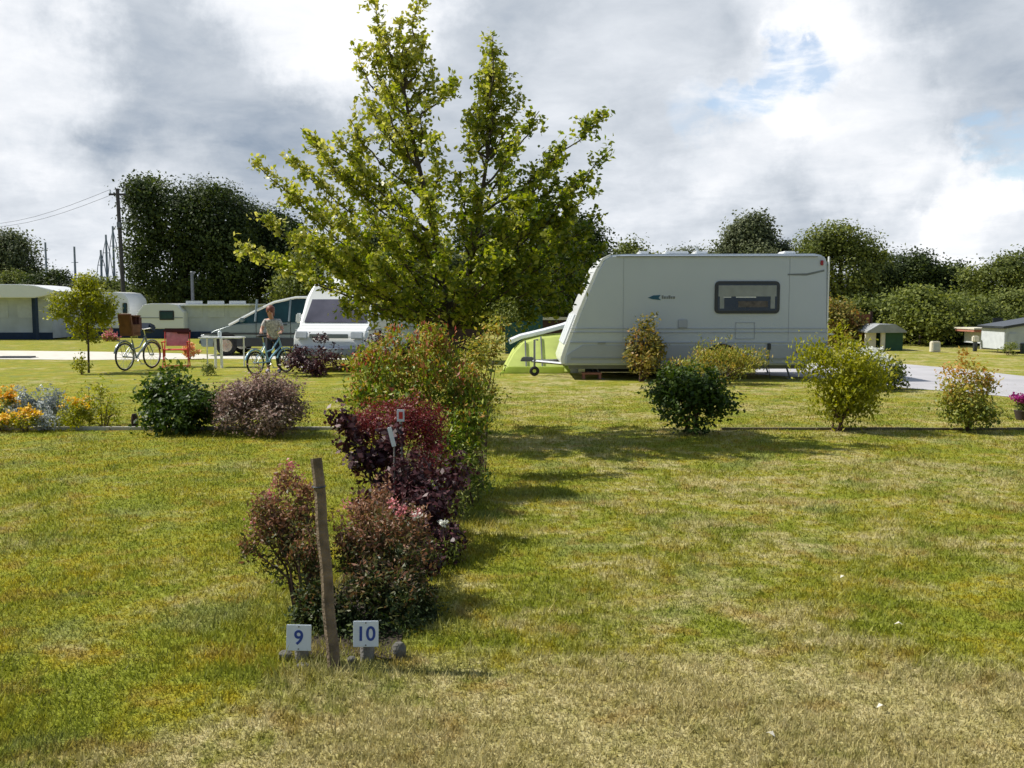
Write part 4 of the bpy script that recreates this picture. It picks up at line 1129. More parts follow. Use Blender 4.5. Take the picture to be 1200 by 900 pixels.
# ------------------------------------------------------------------ right side: shed, boxes, cabin, car
def shed_right():
    Y = 32
    P = lambda px, py: at(px, py, Y); o = P(1037, 420); s = Y / F
    t = thing('garden_shed', 'small green shed with pale open front and grey roof beyond the road', 'shed', (o.x, Y, 0))
    xa, xb = P(1017, 400).x - o.x, P(1058, 400).x - o.x; xm = P(1034, 400).x - o.x
    z = P(1037, 388).z; zt = P(1037, 384).z
    MB().box(((xm + xb) / 2, 0.7, z / 2), (xb - xm, 1.4, z)).build('wall', M['shed_green'], t)
    MB().box(((xa + xm) / 2 + .05, 1.1, z / 2), (xm - xa - .2, 0.6, z - .1)).build('rear_panel', M['rust_fence'], t)
    MB().box((xa + .12, 0.1, z / 2), (0.36, 0.1, z - 0.08)).build('door', M['cream'], t, bevel=0.01)
    MB().box((xm, -0.03, z / 2), (0.14, 0.1, z)).build('post', M['cream'], t, bevel=0.01)
    MB().prism([(xa - .1, z), (xa + .3, zt + .12), (xm + .35, zt + .12), (xb + .05, z), (xb + .05, z - .05), (xa - .1, z - .06)], -0.2, 1.6).build('roof', M['roof_grey'], t, bevel=0.01)
shed_right()
p = at(1006, 400, 33)
t = thing('board_fence', 'rust brown board fence panel left of the green shed', 'fence', (p.x, 33, 0))
MB().box((0, 0, 0.62), (0.8, 0.04, 1.2)).build('panel', M['rust_fence'], t)
for sx in (-1, 1): MB().box((sx * .42, 0, 0.66), (0.08, 0.08, 1.32)).build('post', M['brown_wall'], t)
p = at(1096, 400, 31)
t = thing('utility_box', 'white electric hook-up box on a post across the road', 'utility box', (p.x, 31, 0))
zt = at(1096, 400, 31).z; zb_ = at(1096, 413, 31).z
MB().box((0, 0, (zt + zb_) / 2), (0.30, 0.22, zt - zb_)).build('cabinet', M['cream'], t, bevel=0.03)
MB().box((0, 0, zb_ / 2), (0.12, 0.12, zb_)).build('post', M['cream'], t)
MB().box((0, -0.115, (zt + zb_) / 2), (0.2, 0.012, 0.22)).build('door', M['pale_wall'], t)
p = at(1143, 397, 31.5)
t = thing('utility_box', 'small white box on a dark post beside the pale cabin', 'utility box', (p.x, 31.5, 0))
z_ = p.z
MB().box((0, 0, z_), (0.2, 0.16, 0.2)).build('cabinet', M['cream'], t, bevel=0.03)
MB().box((0, 0, (z_ - 0.1) / 2), (0.1, 0.1, z_ - 0.1)).build('post', M['dark_trim'], t)

def cabin():
    Y = 33
    P = lambda px, py: at(px, py, Y); o = P(1164, 420)
    t = thing('cabin', 'pale grey cabin with reddish roof edge beyond the road', 'cabin', (o.x, Y, 0))
    xa, xb = P(1149, 400).x - o.x, P(1180, 400).x - o.x
    z0, z1 = P(1164, 413).z, P(1164, 389).z
    MB().box(((xa + xb) / 2, 0.6, (z1) / 2 + .1), (xb - xa, 1.2, z1 - .2)).build('wall', M['pale_wall'], t)
    MB().box(((xa + xb) / 2, 0.02, 0.15), (xb - xa - .05, 0.1, 0.28)).build('plinth', M['roof_grey'], t)
    MB().box(((xa + xb) / 2 - .1, 0.58, z1 + .04), (xb - xa + .4, 1.4, 0.10)).build('roof', M['roof_red'], t, bevel=0.015)
    MB().box(((xa + xb) / 2 - .1, 0.58, z1 + .115), (xb - xa + .45, 1.5, 0.05)).build('roof_cap', M['cream'], t)
    f = MB().box(((xa + xb) / 2 + .1, -0.015, 0.95), (0.34, 0.03, 0.3)).build('window', M['dark_trim'], t)
cabin()
def white_van_right():
    Y = 30
    P = lambda px, py: at(px, py, Y); o = P(1205, 428)
    t = thing('site_trailer', 'low pale trailer with dark sloping roof cut by the right edge', 'trailer', (o.x, Y, 0))
    xa = P(1177, 400).x - o.x; xb = P(1290, 400).x - o.x
    z1 = P(1180, 385).z; z2 = P(1215, 372).z
    z2 = P(1290, 366).z
    MB().prism([(xa, 0.12), (xa, z1), (xb, z2), (xb, 0.12)], 0, 1.5).build('wall', M['pale_wall'], t, bevel=0.015)
    MB().prism([(xa - .1, z1 + .002), (xa - .1, z1 + .07), (xb, z2 + .08), (xb, z2 + .002)], -0.10, 1.6).build('roof', M['dark_trim'], t)
    for px in (1198, 1250):
        a = P(px, 410)
        f = MB().box((a.x - o.x + .1, -0.02, a.z), (0.34, 0.04, 0.42)).build('window', M['dark_trim'], t)
        MB().box((a.x - o.x + .1, -0.045, a.z), (0.26, 0.012, 0.34)).build('pane', M['glass_teal'], f)
    a = P(1186, 405)
    MB().box((a.x - o.x, -0.012, 0.40), (0.26, 0.03, 0.5)).build('door', M['pale_wall'], t)
white_van_right()
shrub('low_shrub', 'small green shrub at the foot of the low pale trailer', 'shrub', 1180, 427, 34, 16, 'bright', 0.06, 500, 44, loc=(at(1181, 425, 29).x, 29.0, 0))
# magenta flowers in a dark pot at the right edge
p = ground(1196, 492)
t = thing('flower_pot', 'magenta flowering plant in dark pot cut by the right edge', 'potted plant', (p.x + .03, p.y, 0))
MB().tube([(0, 0, 0), (0, 0, 0.10), (0, 0, 0.13)], [0.085, 0.11, 0.12], 16).build('pot', M['terracotta'], t, smooth=True)
rng = np.random.default_rng(9)
C = rng.normal(size=(260, 3)) * [0.045, 0.045, 0.05] + [0, 0, 0.19]
leaves('foliage', C, rng.normal(size=C.shape), 0.04, LG['mid'], t, rng, rng.uniform(0, 1, 260))
C = rng.normal(size=(260, 3)) * [0.065, 0.065, 0.028] + [0, 0, 0.30]
leaves('flowers', C, rng.normal(size=C.shape) + [0, 0, .6], 0.045, LG['petal_magenta'], t, rng, rng.uniform(0, 1, 260), 0.9)

# ------------------------------------------------------------------ bicycles
def bicycle(label, loc, rz, frame_m, wr, wb, kind):
    t = thing('bicycle', label, 'bicycle', loc, rz)
    def wheel(x):
        w = MB().torus((x, 0, wr), wr - 0.018, 0.018, 'Y', 32, 7).build('wheel', M['black'], t, smooth=True)
        mb = MB().torus((x, 0, wr), wr - 0.045, 0.011, 'Y', 32, 6)
        for k in range(14):
            a = 2 * math.pi * k / 14
            mb.tube([(x, 0.02 * (-1) ** k, wr), (x + math.cos(a) * (wr - .045), 0, wr + math.sin(a) * (wr - .045))], 0.0035, 4)
        mb.tube([(x, -0.04, wr), (x, 0.04, wr)], 0.022, 8)
        mb.build('rim', M['chrome'], w)
    xr, xf = -wb / 2, wb / 2
    wheel(xr); wheel(xf)
    bb = Vector((-0.08, 0, 0.28)); st = Vector((-0.22, 0, 0.72)); hd = Vector((xf - 0.22, 0, 0.80)); hb = Vector((xf - 0.17, 0, 0.62))
    mb = MB()
    if kind == 'step':
        mb.tube([hb, (0.05, 0, 0.42), bb], 0.024, 8)
        mb.tube([hd, (0.05, 0, 0.55), (-0.15, 0, 0.50)], 0.018, 8)
    else:
        mb.tube([hd, st - Vector((0, 0, .08))], 0.018, 8); mb.tube([hb, bb], 0.022, 8)
    mb.tube([bb, st], 0.019, 8); mb.tube([hd + Vector((-.02, 0, .03)), hb], 0.024, 8)
    for sy in (-1, 1):
        mb.tube([bb + Vector((0, sy * .03, 0)), (xr, sy * .06, wr)], 0.011, 6)
        mb.tube([st + Vector((0.02, sy * .02, -.08)), (xr, sy * .06, wr)], 0.009, 6)
    mb.build('frame', frame_m, t, smooth=True)
    mb = MB()
    for sy in (-1, 1): mb.tube([hb, hb + Vector((.04, sy * .05, -.04)), (xf, sy * .055, wr)], 0.013, 6)
    mb.build('fork', frame_m, t, smooth=True)
    top = hd + Vector((-0.05, 0, 0.17))
    MB().tube([hd, top], 0.014, 6).tube([top + Vector((-.10, -.29, .03)), top + Vector((0, -.2, .03)), top, top + Vector((0, .2, .03)), top + Vector((-.10, .29, .03))], 0.013, 6).build('handlebar', M['chrome'], t)
    MB().tube([st, st + Vector((-.03, 0, .13))], 0.014, 6).build('seat_post', M['chrome'], t)
    s = st + Vector((-.04, 0, .15))
    MB().ball(s + Vector((-.05, 0, 0)), (0.11, 0.085, 0.035)).ball(s + Vector((.06, 0, 0)), (0.12, 0.03, 0.025)).build('saddle', M['black'], t, smooth=True)
    MB().torus(bb, 0.085, 0.008, 'Y', 22, 5).tube([bb + Vector((0, -.05, 0)), bb + Vector((.10, -.06, -.13))], 0.009, 5).tube([bb + Vector((0, .05, 0)), bb + Vector((-.10, .06, .13))], 0.009, 5).box(bb + Vector((.10, -.10, -.14)), (.09, .08, .02)).box(bb + Vector((-.10, .10, .14)), (.09, .08, .02)).build('crank', M['chrome'], t)
    mb = MB()
    for x in (xr, xf):
        pts = [(x + (wr + .03) * math.cos(a_), 0, wr + (wr + .03) * math.sin(a_)) for a_ in np.linspace(R(20), R(165), 12)]
        mb.tube(pts, 0.022, 6)
    mb.build('mudguard', frame_m, t, smooth=True)
    MB().tube([(xr + .12, -.05, 2 * wr + .06), (xr - .2, -.05, 2 * wr + .06)], 0.008, 5).tube([(xr + .12, .05, 2 * wr + .06), (xr - .2, .05, 2 * wr + .06)], 0.008, 5).tube([(xr - .1, .06, 2 * wr + .06), (xr, .06, wr)], 0.007, 5).tube([(xr - .1, -.06, 2 * wr + .06), (xr, -.06, wr)], 0.007, 5).build('carrier', M['grey_metal'], t)
    MB().tube([(-.15, .04, .26), (-.22, .2, 0)], 0.009, 5).build('stand', M['grey_metal'], t)
    return t
p = ground(163, 433)
b1 = bicycle('grey bicycle with tall brown child seat behind its saddle', (p.x, p.y, 0), R(73), M['bike_grey'], 0.335, 0.98, 'step')
cs = MB()
cs.box((-0.42, 0, 1.10), (0.08, 0.36, 0.52), Matrix.Rotation(R(-8), 3, 'Y')).box((-0.26, 0, 0.86), (0.34, 0.34, 0.07)).box((-0.27, -0.17, 1.0), (0.30, 0.03, 0.22)).box((-0.27, 0.17, 1.0), (0.30, 0.03, 0.22)).box((-0.20, 0, 1.30), (0.30, 0.34, 0.03))
cs.build('child_seat', M['brown_seat'], b1, bevel=0.02)
MB().box((-.06, 0, 1.12), (0.20, 0.26, 0.40)).build('seat_cover', mat('maroon_cover', (0.09, 0.03, 0.03), 0.8), b1, bevel=0.05)
MB().box((0.36, 0, 1.00), (0.24, 0.30, 0.20), Matrix.Rotation(R(20), 3, 'Y'), taper=(1.1, 1.1)).build('handlebar_bag', M['navy'], b1, bevel=0.04)

PB = ground(318, 438)
bicycle('light blue bicycle held by the person beside the people carrier', (PB.x, PB.y, 0), R(60), M['bike_blue'], 0.27, 0.98, 'step')

# ------------------------------------------------------------------ person with the bicycle
def skin_mesh(name, joints, edges, m, parent, root=0, sub=2):
    me = bpy.data.meshes.new(name)
    me.from_pydata([j[:3] for j in joints], edges, [])
    o = link_mesh(name, me, m, parent)
    sk = o.modifiers.new('skin', 'SKIN')
    if not me.skin_vertices: me.skin_vertices.new()
    for i, j in enumerate(joints):
        r = j[3]; me.skin_vertices[0].data[i].radius = r if isinstance(r, tuple) else (r, r)
        me.skin_vertices[0].data[i].use_root = (i == root)
    sk.use_smooth_shade = True
    ss = o.modifiers.new('subsurf', 'SUBSURF'); ss.levels = sub; ss.render_levels = sub
    return o
def person():
    loc = PB + Vector((-0.02, 0.28, 0))
    t = thing('person', 'person with auburn hair in patterned shirt leaning over the light blue bicycle', 'person', loc, R(8))
    J = []; E = []
    def j(x, y, z, r, link=None):
        J.append((x, y, z, r)); i = len(J) - 1
        if link is not None: E.append((link, i))
        return i
    pel = j(0.02, 0.06, 0.82, (0.13, 0.10))
    ab = j(0.01, 0.03, 0.95, (0.115, 0.085), pel)
    ch = j(-0.01, -0.02, 1.12, (0.135, 0.10), ab)
    ne0 = j(-0.02, -0.06, 1.25, 0.06, ch)
    ne = j(-0.025, -0.09, 1.31, 0.048, ne0)
    hd0 = j(-0.03, -0.12, 1.37, (0.062, 0.075), ne)
    hd1 = j(-0.03, -0.125, 1.43, (0.072, 0.088), hd0)
    hd2 = j(-0.03, -0.12, 1.49, (0.062, 0.075), hd1)
    hands = {}
    for s in (-1, 1):
        sh = j(s * 0.155, -0.04, 1.20, 0.05, ch)
        el = j(s * 0.24, -0.12, 0.99, 0.038, sh)
        wr = j(s * 0.22, -0.30, 0.95, 0.026, el)
        pa = j(s * 0.215, -0.36, 0.95, (0.034, 0.02), wr)
        for k in range(4):
            a = j(s * 0.215 + (k - 1.5) * 0.018, -0.41, 0.945, 0.009, pa)
            j(s * 0.215 + (k - 1.5) * 0.018, -0.43 + abs(k - 1.5) * .004, 0.915, 0.008, a)
        a = j(s * 0.215 - s * 0.045, -0.37, 0.93, 0.010, pa)
        j(s * 0.215 - s * 0.05, -0.40, 0.91, 0.009, a)
        hip = j(s * 0.09 + .01, 0.06, 0.76, 0.088, pel)
        kn = j(s * 0.11, 0.0, 0.44, 0.055, hip)
        an = j(s * 0.12, 0.07, 0.09, 0.036, kn)
        j(s * 0.13, -0.04, 0.035, (0.04, 0.028), an)
    skin_mesh('body', J, E, M['skin'], t)
    # shirt
    S_ = [(0.02, 0.06, 0.74, (0.16, 0.13)), (0.01, 0.03, 0.95, (0.138, 0.105)), (-0.01, -0.02, 1.12, (0.152, 0.118)), (-0.02, -0.05, 1.22, (0.075, 0.075))]
    e_ = [(0, 1), (1, 2), (2, 3)]
    for s in (-1, 1):
        S_.append((s * 0.16, -0.04, 1.195, 0.064)); e_.append((2, len(S_) - 1))
        S_.append((s * 0.215, -0.09, 1.05, 0.054)); e_.append((len(S_) - 2, len(S_) - 1))
    skin_mesh('shirt', S_, e_, M['shirt'], t)
    T_ = [(0.02, 0.06, 0.88, (0.145, 0.118))]; e_ = []
    for s in (-1, 1):
        b = len(T_); T_ += [(s * 0.09 + .01, 0.06, 0.75, 0.10), (s * 0.11, 0.0, 0.44, 0.072), (s * 0.12, 0.065, 0.13, 0.055)]
        e_ += [(0, b), (b, b + 1), (b + 1, b + 2)]
    skin_mesh('trousers', T_, e_, M['jeans'], t)
    for s in (-1, 1):
        MB().ball((s * 0.128, -0.0, 0.045), (0.05, 0.13, 0.048)).build('shoe', M['shoe'], t, smooth=True)
    # hair, swept back, and face details
    hc = Vector((-0.03, -0.12, 1.43))
    h = MB(); h.ball(hc + Vector((0, .025, .03)), (0.098, 0.115, 0.108), 3, 0.03, 3).ball(hc + Vector((0, .08, -.06)), (0.085, 0.06, 0.10), 2, 0.06, 4)
    h.build('hair', M['hair'], t, smooth=True)
    MB().ball(hc + Vector((0, -.098, -.02)), (0.013, 0.02, 0.02)).build('nose', M['skin'], t, smooth=True)
    for s in (-1, 1):
        MB().ball(hc + Vector((s * .028, -.083, .005)), (0.012, 0.008, 0.007)).build('eye', M['dark_trim'], t, smooth=True)
        MB().ball(hc + Vector((s * .078, 0, -.01)), (0.012, 0.022, 0.03)).build('ear', M['skin'], t, smooth=True)
    MB().ball(hc + Vector((0, -.083, -.052)), (0.022, 0.008, 0.006)).build('mouth', M['red_cloth'], t, smooth=True)
person()

# ------------------------------------------------------------------ red camping chair, white table, bottle
p = ground(207, 430)
t = thing('camping_chair', 'red folding camping chair with pink back beside the bicycle', 'chair', (p.x, p.y, 0), R(12))
w, dd, sh, bh = 0.60, 0.50, 0.44, 0.92
MB().box((0, 0, sh), (w - .06, dd - .04, 0.025)).build('seat', M['red_cloth'], t, bevel=0.01)
MB().box((0, dd / 2 + .03, 0.70), (w - .06, 0.02, 0.36), Matrix.Rotation(R(-10), 3, 'X')).build('backrest', M['pink_cloth'], t, bevel=0.008)
for sx in (-1, 1):
    MB().tube([(sx * w / 2, -dd / 2, 0), (sx * w / 2, dd / 2, 0.62)], 0.014, 6).build('leg', M['red_tube'], t)
    MB().tube([(sx * w / 2, dd / 2, 0), (sx * w / 2, -dd / 2, 0.62)], 0.014, 6).build('leg', M['red_tube'], t)
    MB().tube([(sx * w / 2, dd / 2 - .04, 0.42), (sx * w / 2, dd / 2 + .09, bh)], 0.014, 6).build('back_frame', M['red_tube'], t)
    MB().box((sx * w / 2, 0, 0.635), (0.055, dd, 0.025)).build('armrest', M['red_cloth'], t, bevel=0.008)
    MB().box((sx * (w / 2 - .01), 0, 0.36), (0.012, dd - .1, 0.2)).build('side_panel', M['red_cloth'], t)
MB().tube([(-w / 2, dd / 2, 0.02), (w / 2, dd / 2, 0.02)], 0.012, 6).tube([(-w / 2, -dd / 2, 0.02), (w / 2, -dd / 2, 0.02)], 0.012, 6).build('crossbar', M['red_tube'], t)
o = MB().box((0, 0.02, 0), (0.70, 0.12, 0.14)).build('folded_blanket', mat('maroon_blanket', (0.06, 0.015, 0.02), 0.9), None, bevel=0.04)
o.location = (p.x - .07, p.y + .29, bh - .02); tag(o, 'dark maroon blanket hung over the top of the red chair', 'blanket')
shrub('flower_clump', 'orange and peach flower clump right of the red camping chair', 'flowers', 224, 421, 18, 18, 'yellow_green', 0.05, 260, 47, flowers=('petal_peach', 120, 0.05))

p = ground(257, 431)
t = thing('folding_table', 'white folding table with slim legs in front of the people carrier', 'table', (p.x, p.y, 0), R(0))
s = p.y / F
MB().box((0, 0.3, 35 * s), (48 * s, 0.6, 0.035)).build('tabletop', M['white_paint'], t, bevel=0.008)
for x in (-5 * s, 3 * s):
    MB().tube([(x, 0.06 if x < 0 else 0.0, 0), (x, 0.06 if x < 0 else 0.0, 34 * s)], 0.035, 8).build('leg', M['white_paint'], t)
for x in (-22 * s, 22 * s):
    MB().tube([(x, 0.55, 0), (x, 0.55, 34 * s)], 0.018, 8).build('leg', M['white_paint'], t)
tb = thing('water_bottle', 'tall white bottle standing on the white folding table', 'bottle', (p.x, p.y + .1, 35 * s + 0.018))
MB().tube([(0, 0, 0), (0, 0, 0.13), (0, 0, 0.16), (0, 0, 0.18)], [0.045, 0.045, 0.02, 0.02], 12).build('body', M['plate'], tb, smooth=True)
MB().tube([(0, 0, 0.182), (0, 0, 0.20)], [0.023, 0.023], 12).build('cap', M['white_paint'], tb)

# ------------------------------------------------------------------ young tree on the left
def young_tree():
    rng = np.random.default_rng(77)
    p = ground(104, 437); s = p.y / F
    t = thing('young_tree', 'slim young yellow green tree beside the bicycle with child seat', 'tree', p)
    H = 114 * s
    L = []
    for (px, py, r) in ((100, 345, 20), (85, 352, 18), (75, 365, 14), (115, 350, 20), (128, 358, 14), (95, 370, 20), (112, 372, 18), (128, 375, 12), (105, 330, 12), (90, 385, 14), (108, 392, 12), (70, 350, 9)):
        L.append(((px - 103) * s, rng.uniform(-.25, .25), (437 - py) * s, r * s, r * s, r * s * 0.8))
    P, O, idx, cc, _ = clumped(L, 330, 20, 0.08, rng, 0.45)
    leaves('crown', P, O * .5 + rng.normal(size=P.shape) * .6 + [0, 0, .5], 0.075, LG['yellow_green'], t, rng, .5 * rng.uniform(0, 1, len(cc))[idx] + .4 * rng.uniform(0, 1, len(P)), 0.5)
    mb = MB().tube([(0, 0, -.03), (.02, 0, H * .35), (-.02, .02, H * .6), (.02, 0, H * .9)], [.028, .022, .015, .005], 7)
    for k in range(14):
        q = Vector(cc[rng.integers(len(cc))]); z0 = H * rng.uniform(.3, .6)
        mb.tube([(0, 0, z0), Vector((0, 0, z0)).lerp(q, .5) + Vector((0, 0, .05)), q], [.012, .008, .003], 5)
    mb.build('trunk', M['bark'], t)
young_tree()
shrub('shrub', 'small yellow green tuft at the foot of the young tree', 'shrub', 103, 437, 20, 24, 'yellow_green', 0.06, 350, 78, loc=(at(101, 437, 21.4).x, 21.2, 0))
shrub('shrub', 'tiny dark green shrub on the lawn below the white table', 'shrub', 243, 440, 18, 15, 'bright', 0.05, 350, 79)
shrub('plum_bush', 'dark plum leaved bush in front of the white campervan', 'bush', 373, 440, 72, 42, 'plum', 0.07, 2600, 80, lobes=9)
shrub('plum_bush', 'narrow plum bush between campervan side and the photinia', 'bush', 440, 439, 44, 50, 'plum', 0.07, 1300, 81, lobes=7)

# ------------------------------------------------------------------ left bed plants
shrub('glossy_bush', 'round glossy dark green bush on the left bed edge', 'bush', 211, 506, 100, 76, 'glossy', 0.062, 5600, 90, lobes=12, aspect=0.6, tgrad=0.35)
shrub('heather_bush', 'rounded pinkish brown heather bush beside the glossy bush', 'bush', 312, 508, 122, 70, 'heather', 0.045, 13000, 91, lobes=16, aspect=0.42, tgrad=0.3, sigma=0.06, inner=0.25)
shrub('leafy_shrub', 'loose green shrub between yellow plant and dark peg', 'shrub', 120, 500, 54, 52, 'yellow_green', 0.04, 1100, 92, lobes=7)
shrub('yellow_shrub', 'low yellow flowering plant with bronze base in the bed', 'plant', 87, 503, 44, 38, 'yellow_green', 0.04, 1100, 93, flowers=('petal_yellow', 40, 0.028))
shrub('marigold', 'tall orange marigold plant at the left end of the bed', 'plant', 6, 500, 34, 42, 'bright', 0.04, 700, 94, flowers=('petal_orange', 70, 0.035))
shrub('marigold', 'yellow marigold plant lying low at the left edge', 'plant', 2, 505, 42, 20, 'yellow_green', 0.04, 500, 95, flowers=('petal_yellow', 60, 0.04))
shrub('marigold', 'yellow orange marigold cluster in the middle of the silver plants', 'plant', 30, 506, 40, 30, 'yellow_green', 0.035, 600, 96, flowers=('petal_yellow', 60, 0.035))
shrub('silver_plant', 'silver blue leaved plant behind the marigold cluster', 'plant', 30, 497, 36, 44, 'silver', 0.045, 900, 97)
shrub('silver_plant', 'tallest silver leaved plant left of the yellow plant', 'plant', 60, 499, 40, 48, 'silver', 0.045, 1000, 98)
shrub('silver_plant', 'low silver plant at the kerb below the tall one', 'plant', 55, 505, 36, 24, 'silver', 0.04, 600, 99)
shrub('silver_plant', 'small silver plant near the left edge of the photo', 'plant', 14, 503, 26, 24, 'silver', 0.04, 450, 100)
shrub('silver_plant', 'pale seed head plant rising behind the loose green shrub', 'plant', 106, 492, 22, 48, 'silver', 0.03, 160, 101, stems=9)
p = ground(158, 500)
o = MB().tube([(0, 0, -.02), (0, 0, .12), (0, 0, .17)], [.045, .043, .03], 10).build('peg', M['brown_wall'], None, smooth=True)
o.location = p; tag(o, 'short dark wooden peg left of the glossy bush', 'peg')

# ------------------------------------------------------------------ right row of shrubs
shrub('evergreen_bush', 'dark glossy green bush casting shadow on the right lawn', 'bush', 808, 508, 98, 78, 'glossy', 0.058, 6000, 110, lobes=13, tgrad=0.2, aspect=0.6)
shrub('tall_shrub', 'upright bronze and yellow shrub in front of caravan side', 'shrub', 752, 447, 56, 80, 'rust_green', 0.08, 2200, 111, lobes=9)
shrub('round_shrub', 'wide low yellow brown shrub below the caravan window', 'shrub', 845, 451, 104, 50, 'orange', 0.07, 3600, 112, lobes=11, upright=0.6, aspect=0.3)
shrub('vase_shrub', 'vase shaped yellow green shrub below the caravan rear', 'shrub', 984, 505, 122, 108, 'yellow_green', 0.06, 6500, 113, lobes=14, base_narrow=1.0, upright=0.55, aspect=0.38, d=0.8, tgrad=0.1)
shrub('orange_shrub', 'narrow upright shrub with orange leaf tips at right', 'shrub', 1132, 505, 70, 86, 'orange', 0.05, 3600, 114, lobes=10, tgrad=0.9)
shrub('hydrangea', 'white flowering shrub behind the vase shaped shrub', 'shrub', 1012, 457, 62, 46, 'mid', 0.08, 1500, 115, flowers=('petal_white', 170, 0.07))
shrub('dark_shrub', 'small dark green shrub at the near edge of road', 'shrub', 1046, 456, 34, 34, 'mid', 0.07, 900, 116)
shrub('yellow_shrub', 'golden yellow shrub rising behind the hydrangea', 'shrub', 992, 447, 54, 56, 'orange', 0.08, 1200, 117)
shrub('low_shrub', 'low green shrub at the foot of the round shrub', 'shrub', 800, 449, 44, 26, 'bright', 0.06, 800, 118)

# ------------------------------------------------------------------ middle hedge bed
def mass(name, label, cat, blobs, pal, leaf, n, seed, base, aspect=0.5, sigma=0.04, upright=0.0, tgrad=0.0, flowers=None, inner=0.4, clump=14, stems=12, extra=None, spec_out=0.7):
    "blobs: (px, py, Y, rx_px, rz_px, ry_m)"
    rng = np.random.default_rng(seed)
    t = thing(name, label, cat, base)
    b0 = Vector(base)
    L = []
    for px, py, Y, rx, rz_, ry in blobs:
        c = at(px, py, Y) - b0; s = Y / F
        L.append((c.x, c.y, c.z, rx * s, ry, rz_ * s))
    P, O, idx, cc, k = clumped(L, max(6, n // clump), clump, sigma, rng, inner)
    keep = P[:, 2] > 0.01; P, O, idx = P[keep], O[keep], idx[keep]
    zt = max(l[2] + l[5] for l in L)
    nrm = O * spec_out + np.array([0, 0, 0.5]) + rng.normal(size=P.shape) * 0.55
    T = None
    if upright:
        T = rng.normal(size=P.shape) * (1 - upright) + O * np.array([0.3, 0.3, 0]) + np.array([0, 0, 1.5 * upright]); nrm = rng.normal(size=P.shape) + O * 0.5
    tint = .4 * rng.uniform(0, 1, len(cc))[idx] + .6 * rng.uniform(0, 1, len(P)) + tgrad * (P[:, 2] / zt - .6)
    leaves('foliage', P, nrm, leaf, LG[pal], t, rng, tint, aspect, T=T)
    mb = MB(); rnd = random.Random(seed)
    for i in range(stems):
        q = Vector(cc[rng.integers(len(cc))]); b = Vector((rnd.uniform(-.07, .07), rnd.uniform(-.07, .07), -.02))
        b.x += q.x * 0.15; b.y += q.y * 0.3
        mid = b.lerp(q, .45) + Vector((-(q.x) * .12, 0, zt * .08))
        mb.tube([b, mid, q], [.008, .006, .0025], 5)
    mb.build('stem', M['stem'], t)
    if flowers:
        fp, spots, fs, fr = flowers
        for px, py, Y, cnt in spots:
          c = np.array(at(px, py, Y) - b0); C = c + rng.normal(size=(cnt, 3)) * fr
          leaves('flower_head', C, rng.normal(size=C.shape) * .6 + [0, -.3, .8], fs, LG[fp], t, rng, rng.uniform(0, 1, len(C)), 0.8)
    return t

# front bronze bush, left half and right half
mass('bronze_bush', 'bronze red leaved bush left of the wooden stake', 'bush',
     [(335, 640, 4.7, 32, 44, .15), (306, 600, 4.7, 7, 22, .04), (330, 560, 4.85, 6, 18, .04), (358, 575, 4.8, 7, 24, .04), (292, 640, 4.65, 9, 12, .05), (318, 608, 4.75, 22, 32, .12), (352, 600, 4.8, 26, 36, .14), (300, 625, 4.7, 12, 18, .07), (342, 572, 4.9, 9, 26, .05), (325, 585, 4.9, 9, 22, .04), (362, 655, 4.6, 24, 46, .13), (372, 700, 4.5, 20, 30, .12)],
     'spirea', 0.027, 5200, 130, (-0.98, 4.55, 0), sigma=0.024, aspect=0.42, upright=0.25, tgrad=0.9,
     flowers=('petal_pink', [(341, 545, 4.9, 50), (322, 566, 4.9, 30), (316, 580, 4.8, 45), (352, 560, 4.9, 12), (296, 612, 4.7, 14)], 0.014, 0.014), stems=22, clump=11, inner=0.5)
mass('bronze_bush', 'bronze red leaved bush behind the number 10 sign', 'bush',
     [(440, 640, 4.9, 40, 44, .22), (420, 598, 4.9, 7, 20, .05), (448, 580, 5.1, 7, 20, .05), (492, 610, 5.0, 10, 16, .06), (508, 650, 4.9, 10, 14, .06), (500, 700, 4.7, 14, 18, .1), (470, 625, 5.0, 36, 36, .2), (415, 640, 4.8, 28, 52, .18), (480, 660, 4.8, 28, 36, .18), (440, 600, 5.2, 28, 26, .15), (430, 690, 4.6, 40, 38, .22), (470, 700, 4.6, 30, 34, .18), (455, 735, 4.5, 32, 28, .17), (408, 725, 4.5, 24, 34, .15)],
     'spirea', 0.028, 11000, 131, (-0.66, 4.65, 0), sigma=0.026, aspect=0.42, upright=0.25, tgrad=1.0,
     flowers=('petal_pink', [(460, 590, 5.0, 60), (470, 598, 4.95, 60), (405, 592, 4.8, 24), (488, 603, 4.9, 30)], 0.014, 0.018), stems=26, clump=12, inner=0.5)
mass('dark_shrub', 'low dark green shrub shading the ground between the two signs', 'shrub',
     [(385, 735, 4.45, 34, 34, .12), (430, 750, 4.35, 26, 22, .1), (360, 720, 4.55, 22, 28, .1), (478, 745, 4.5, 26, 26, .14), (500, 725, 4.7, 24, 24, .14)],
     'dark', 0.026, 4200, 132, (-0.8, 4.45, 0), sigma=0.03, aspect=0.45)
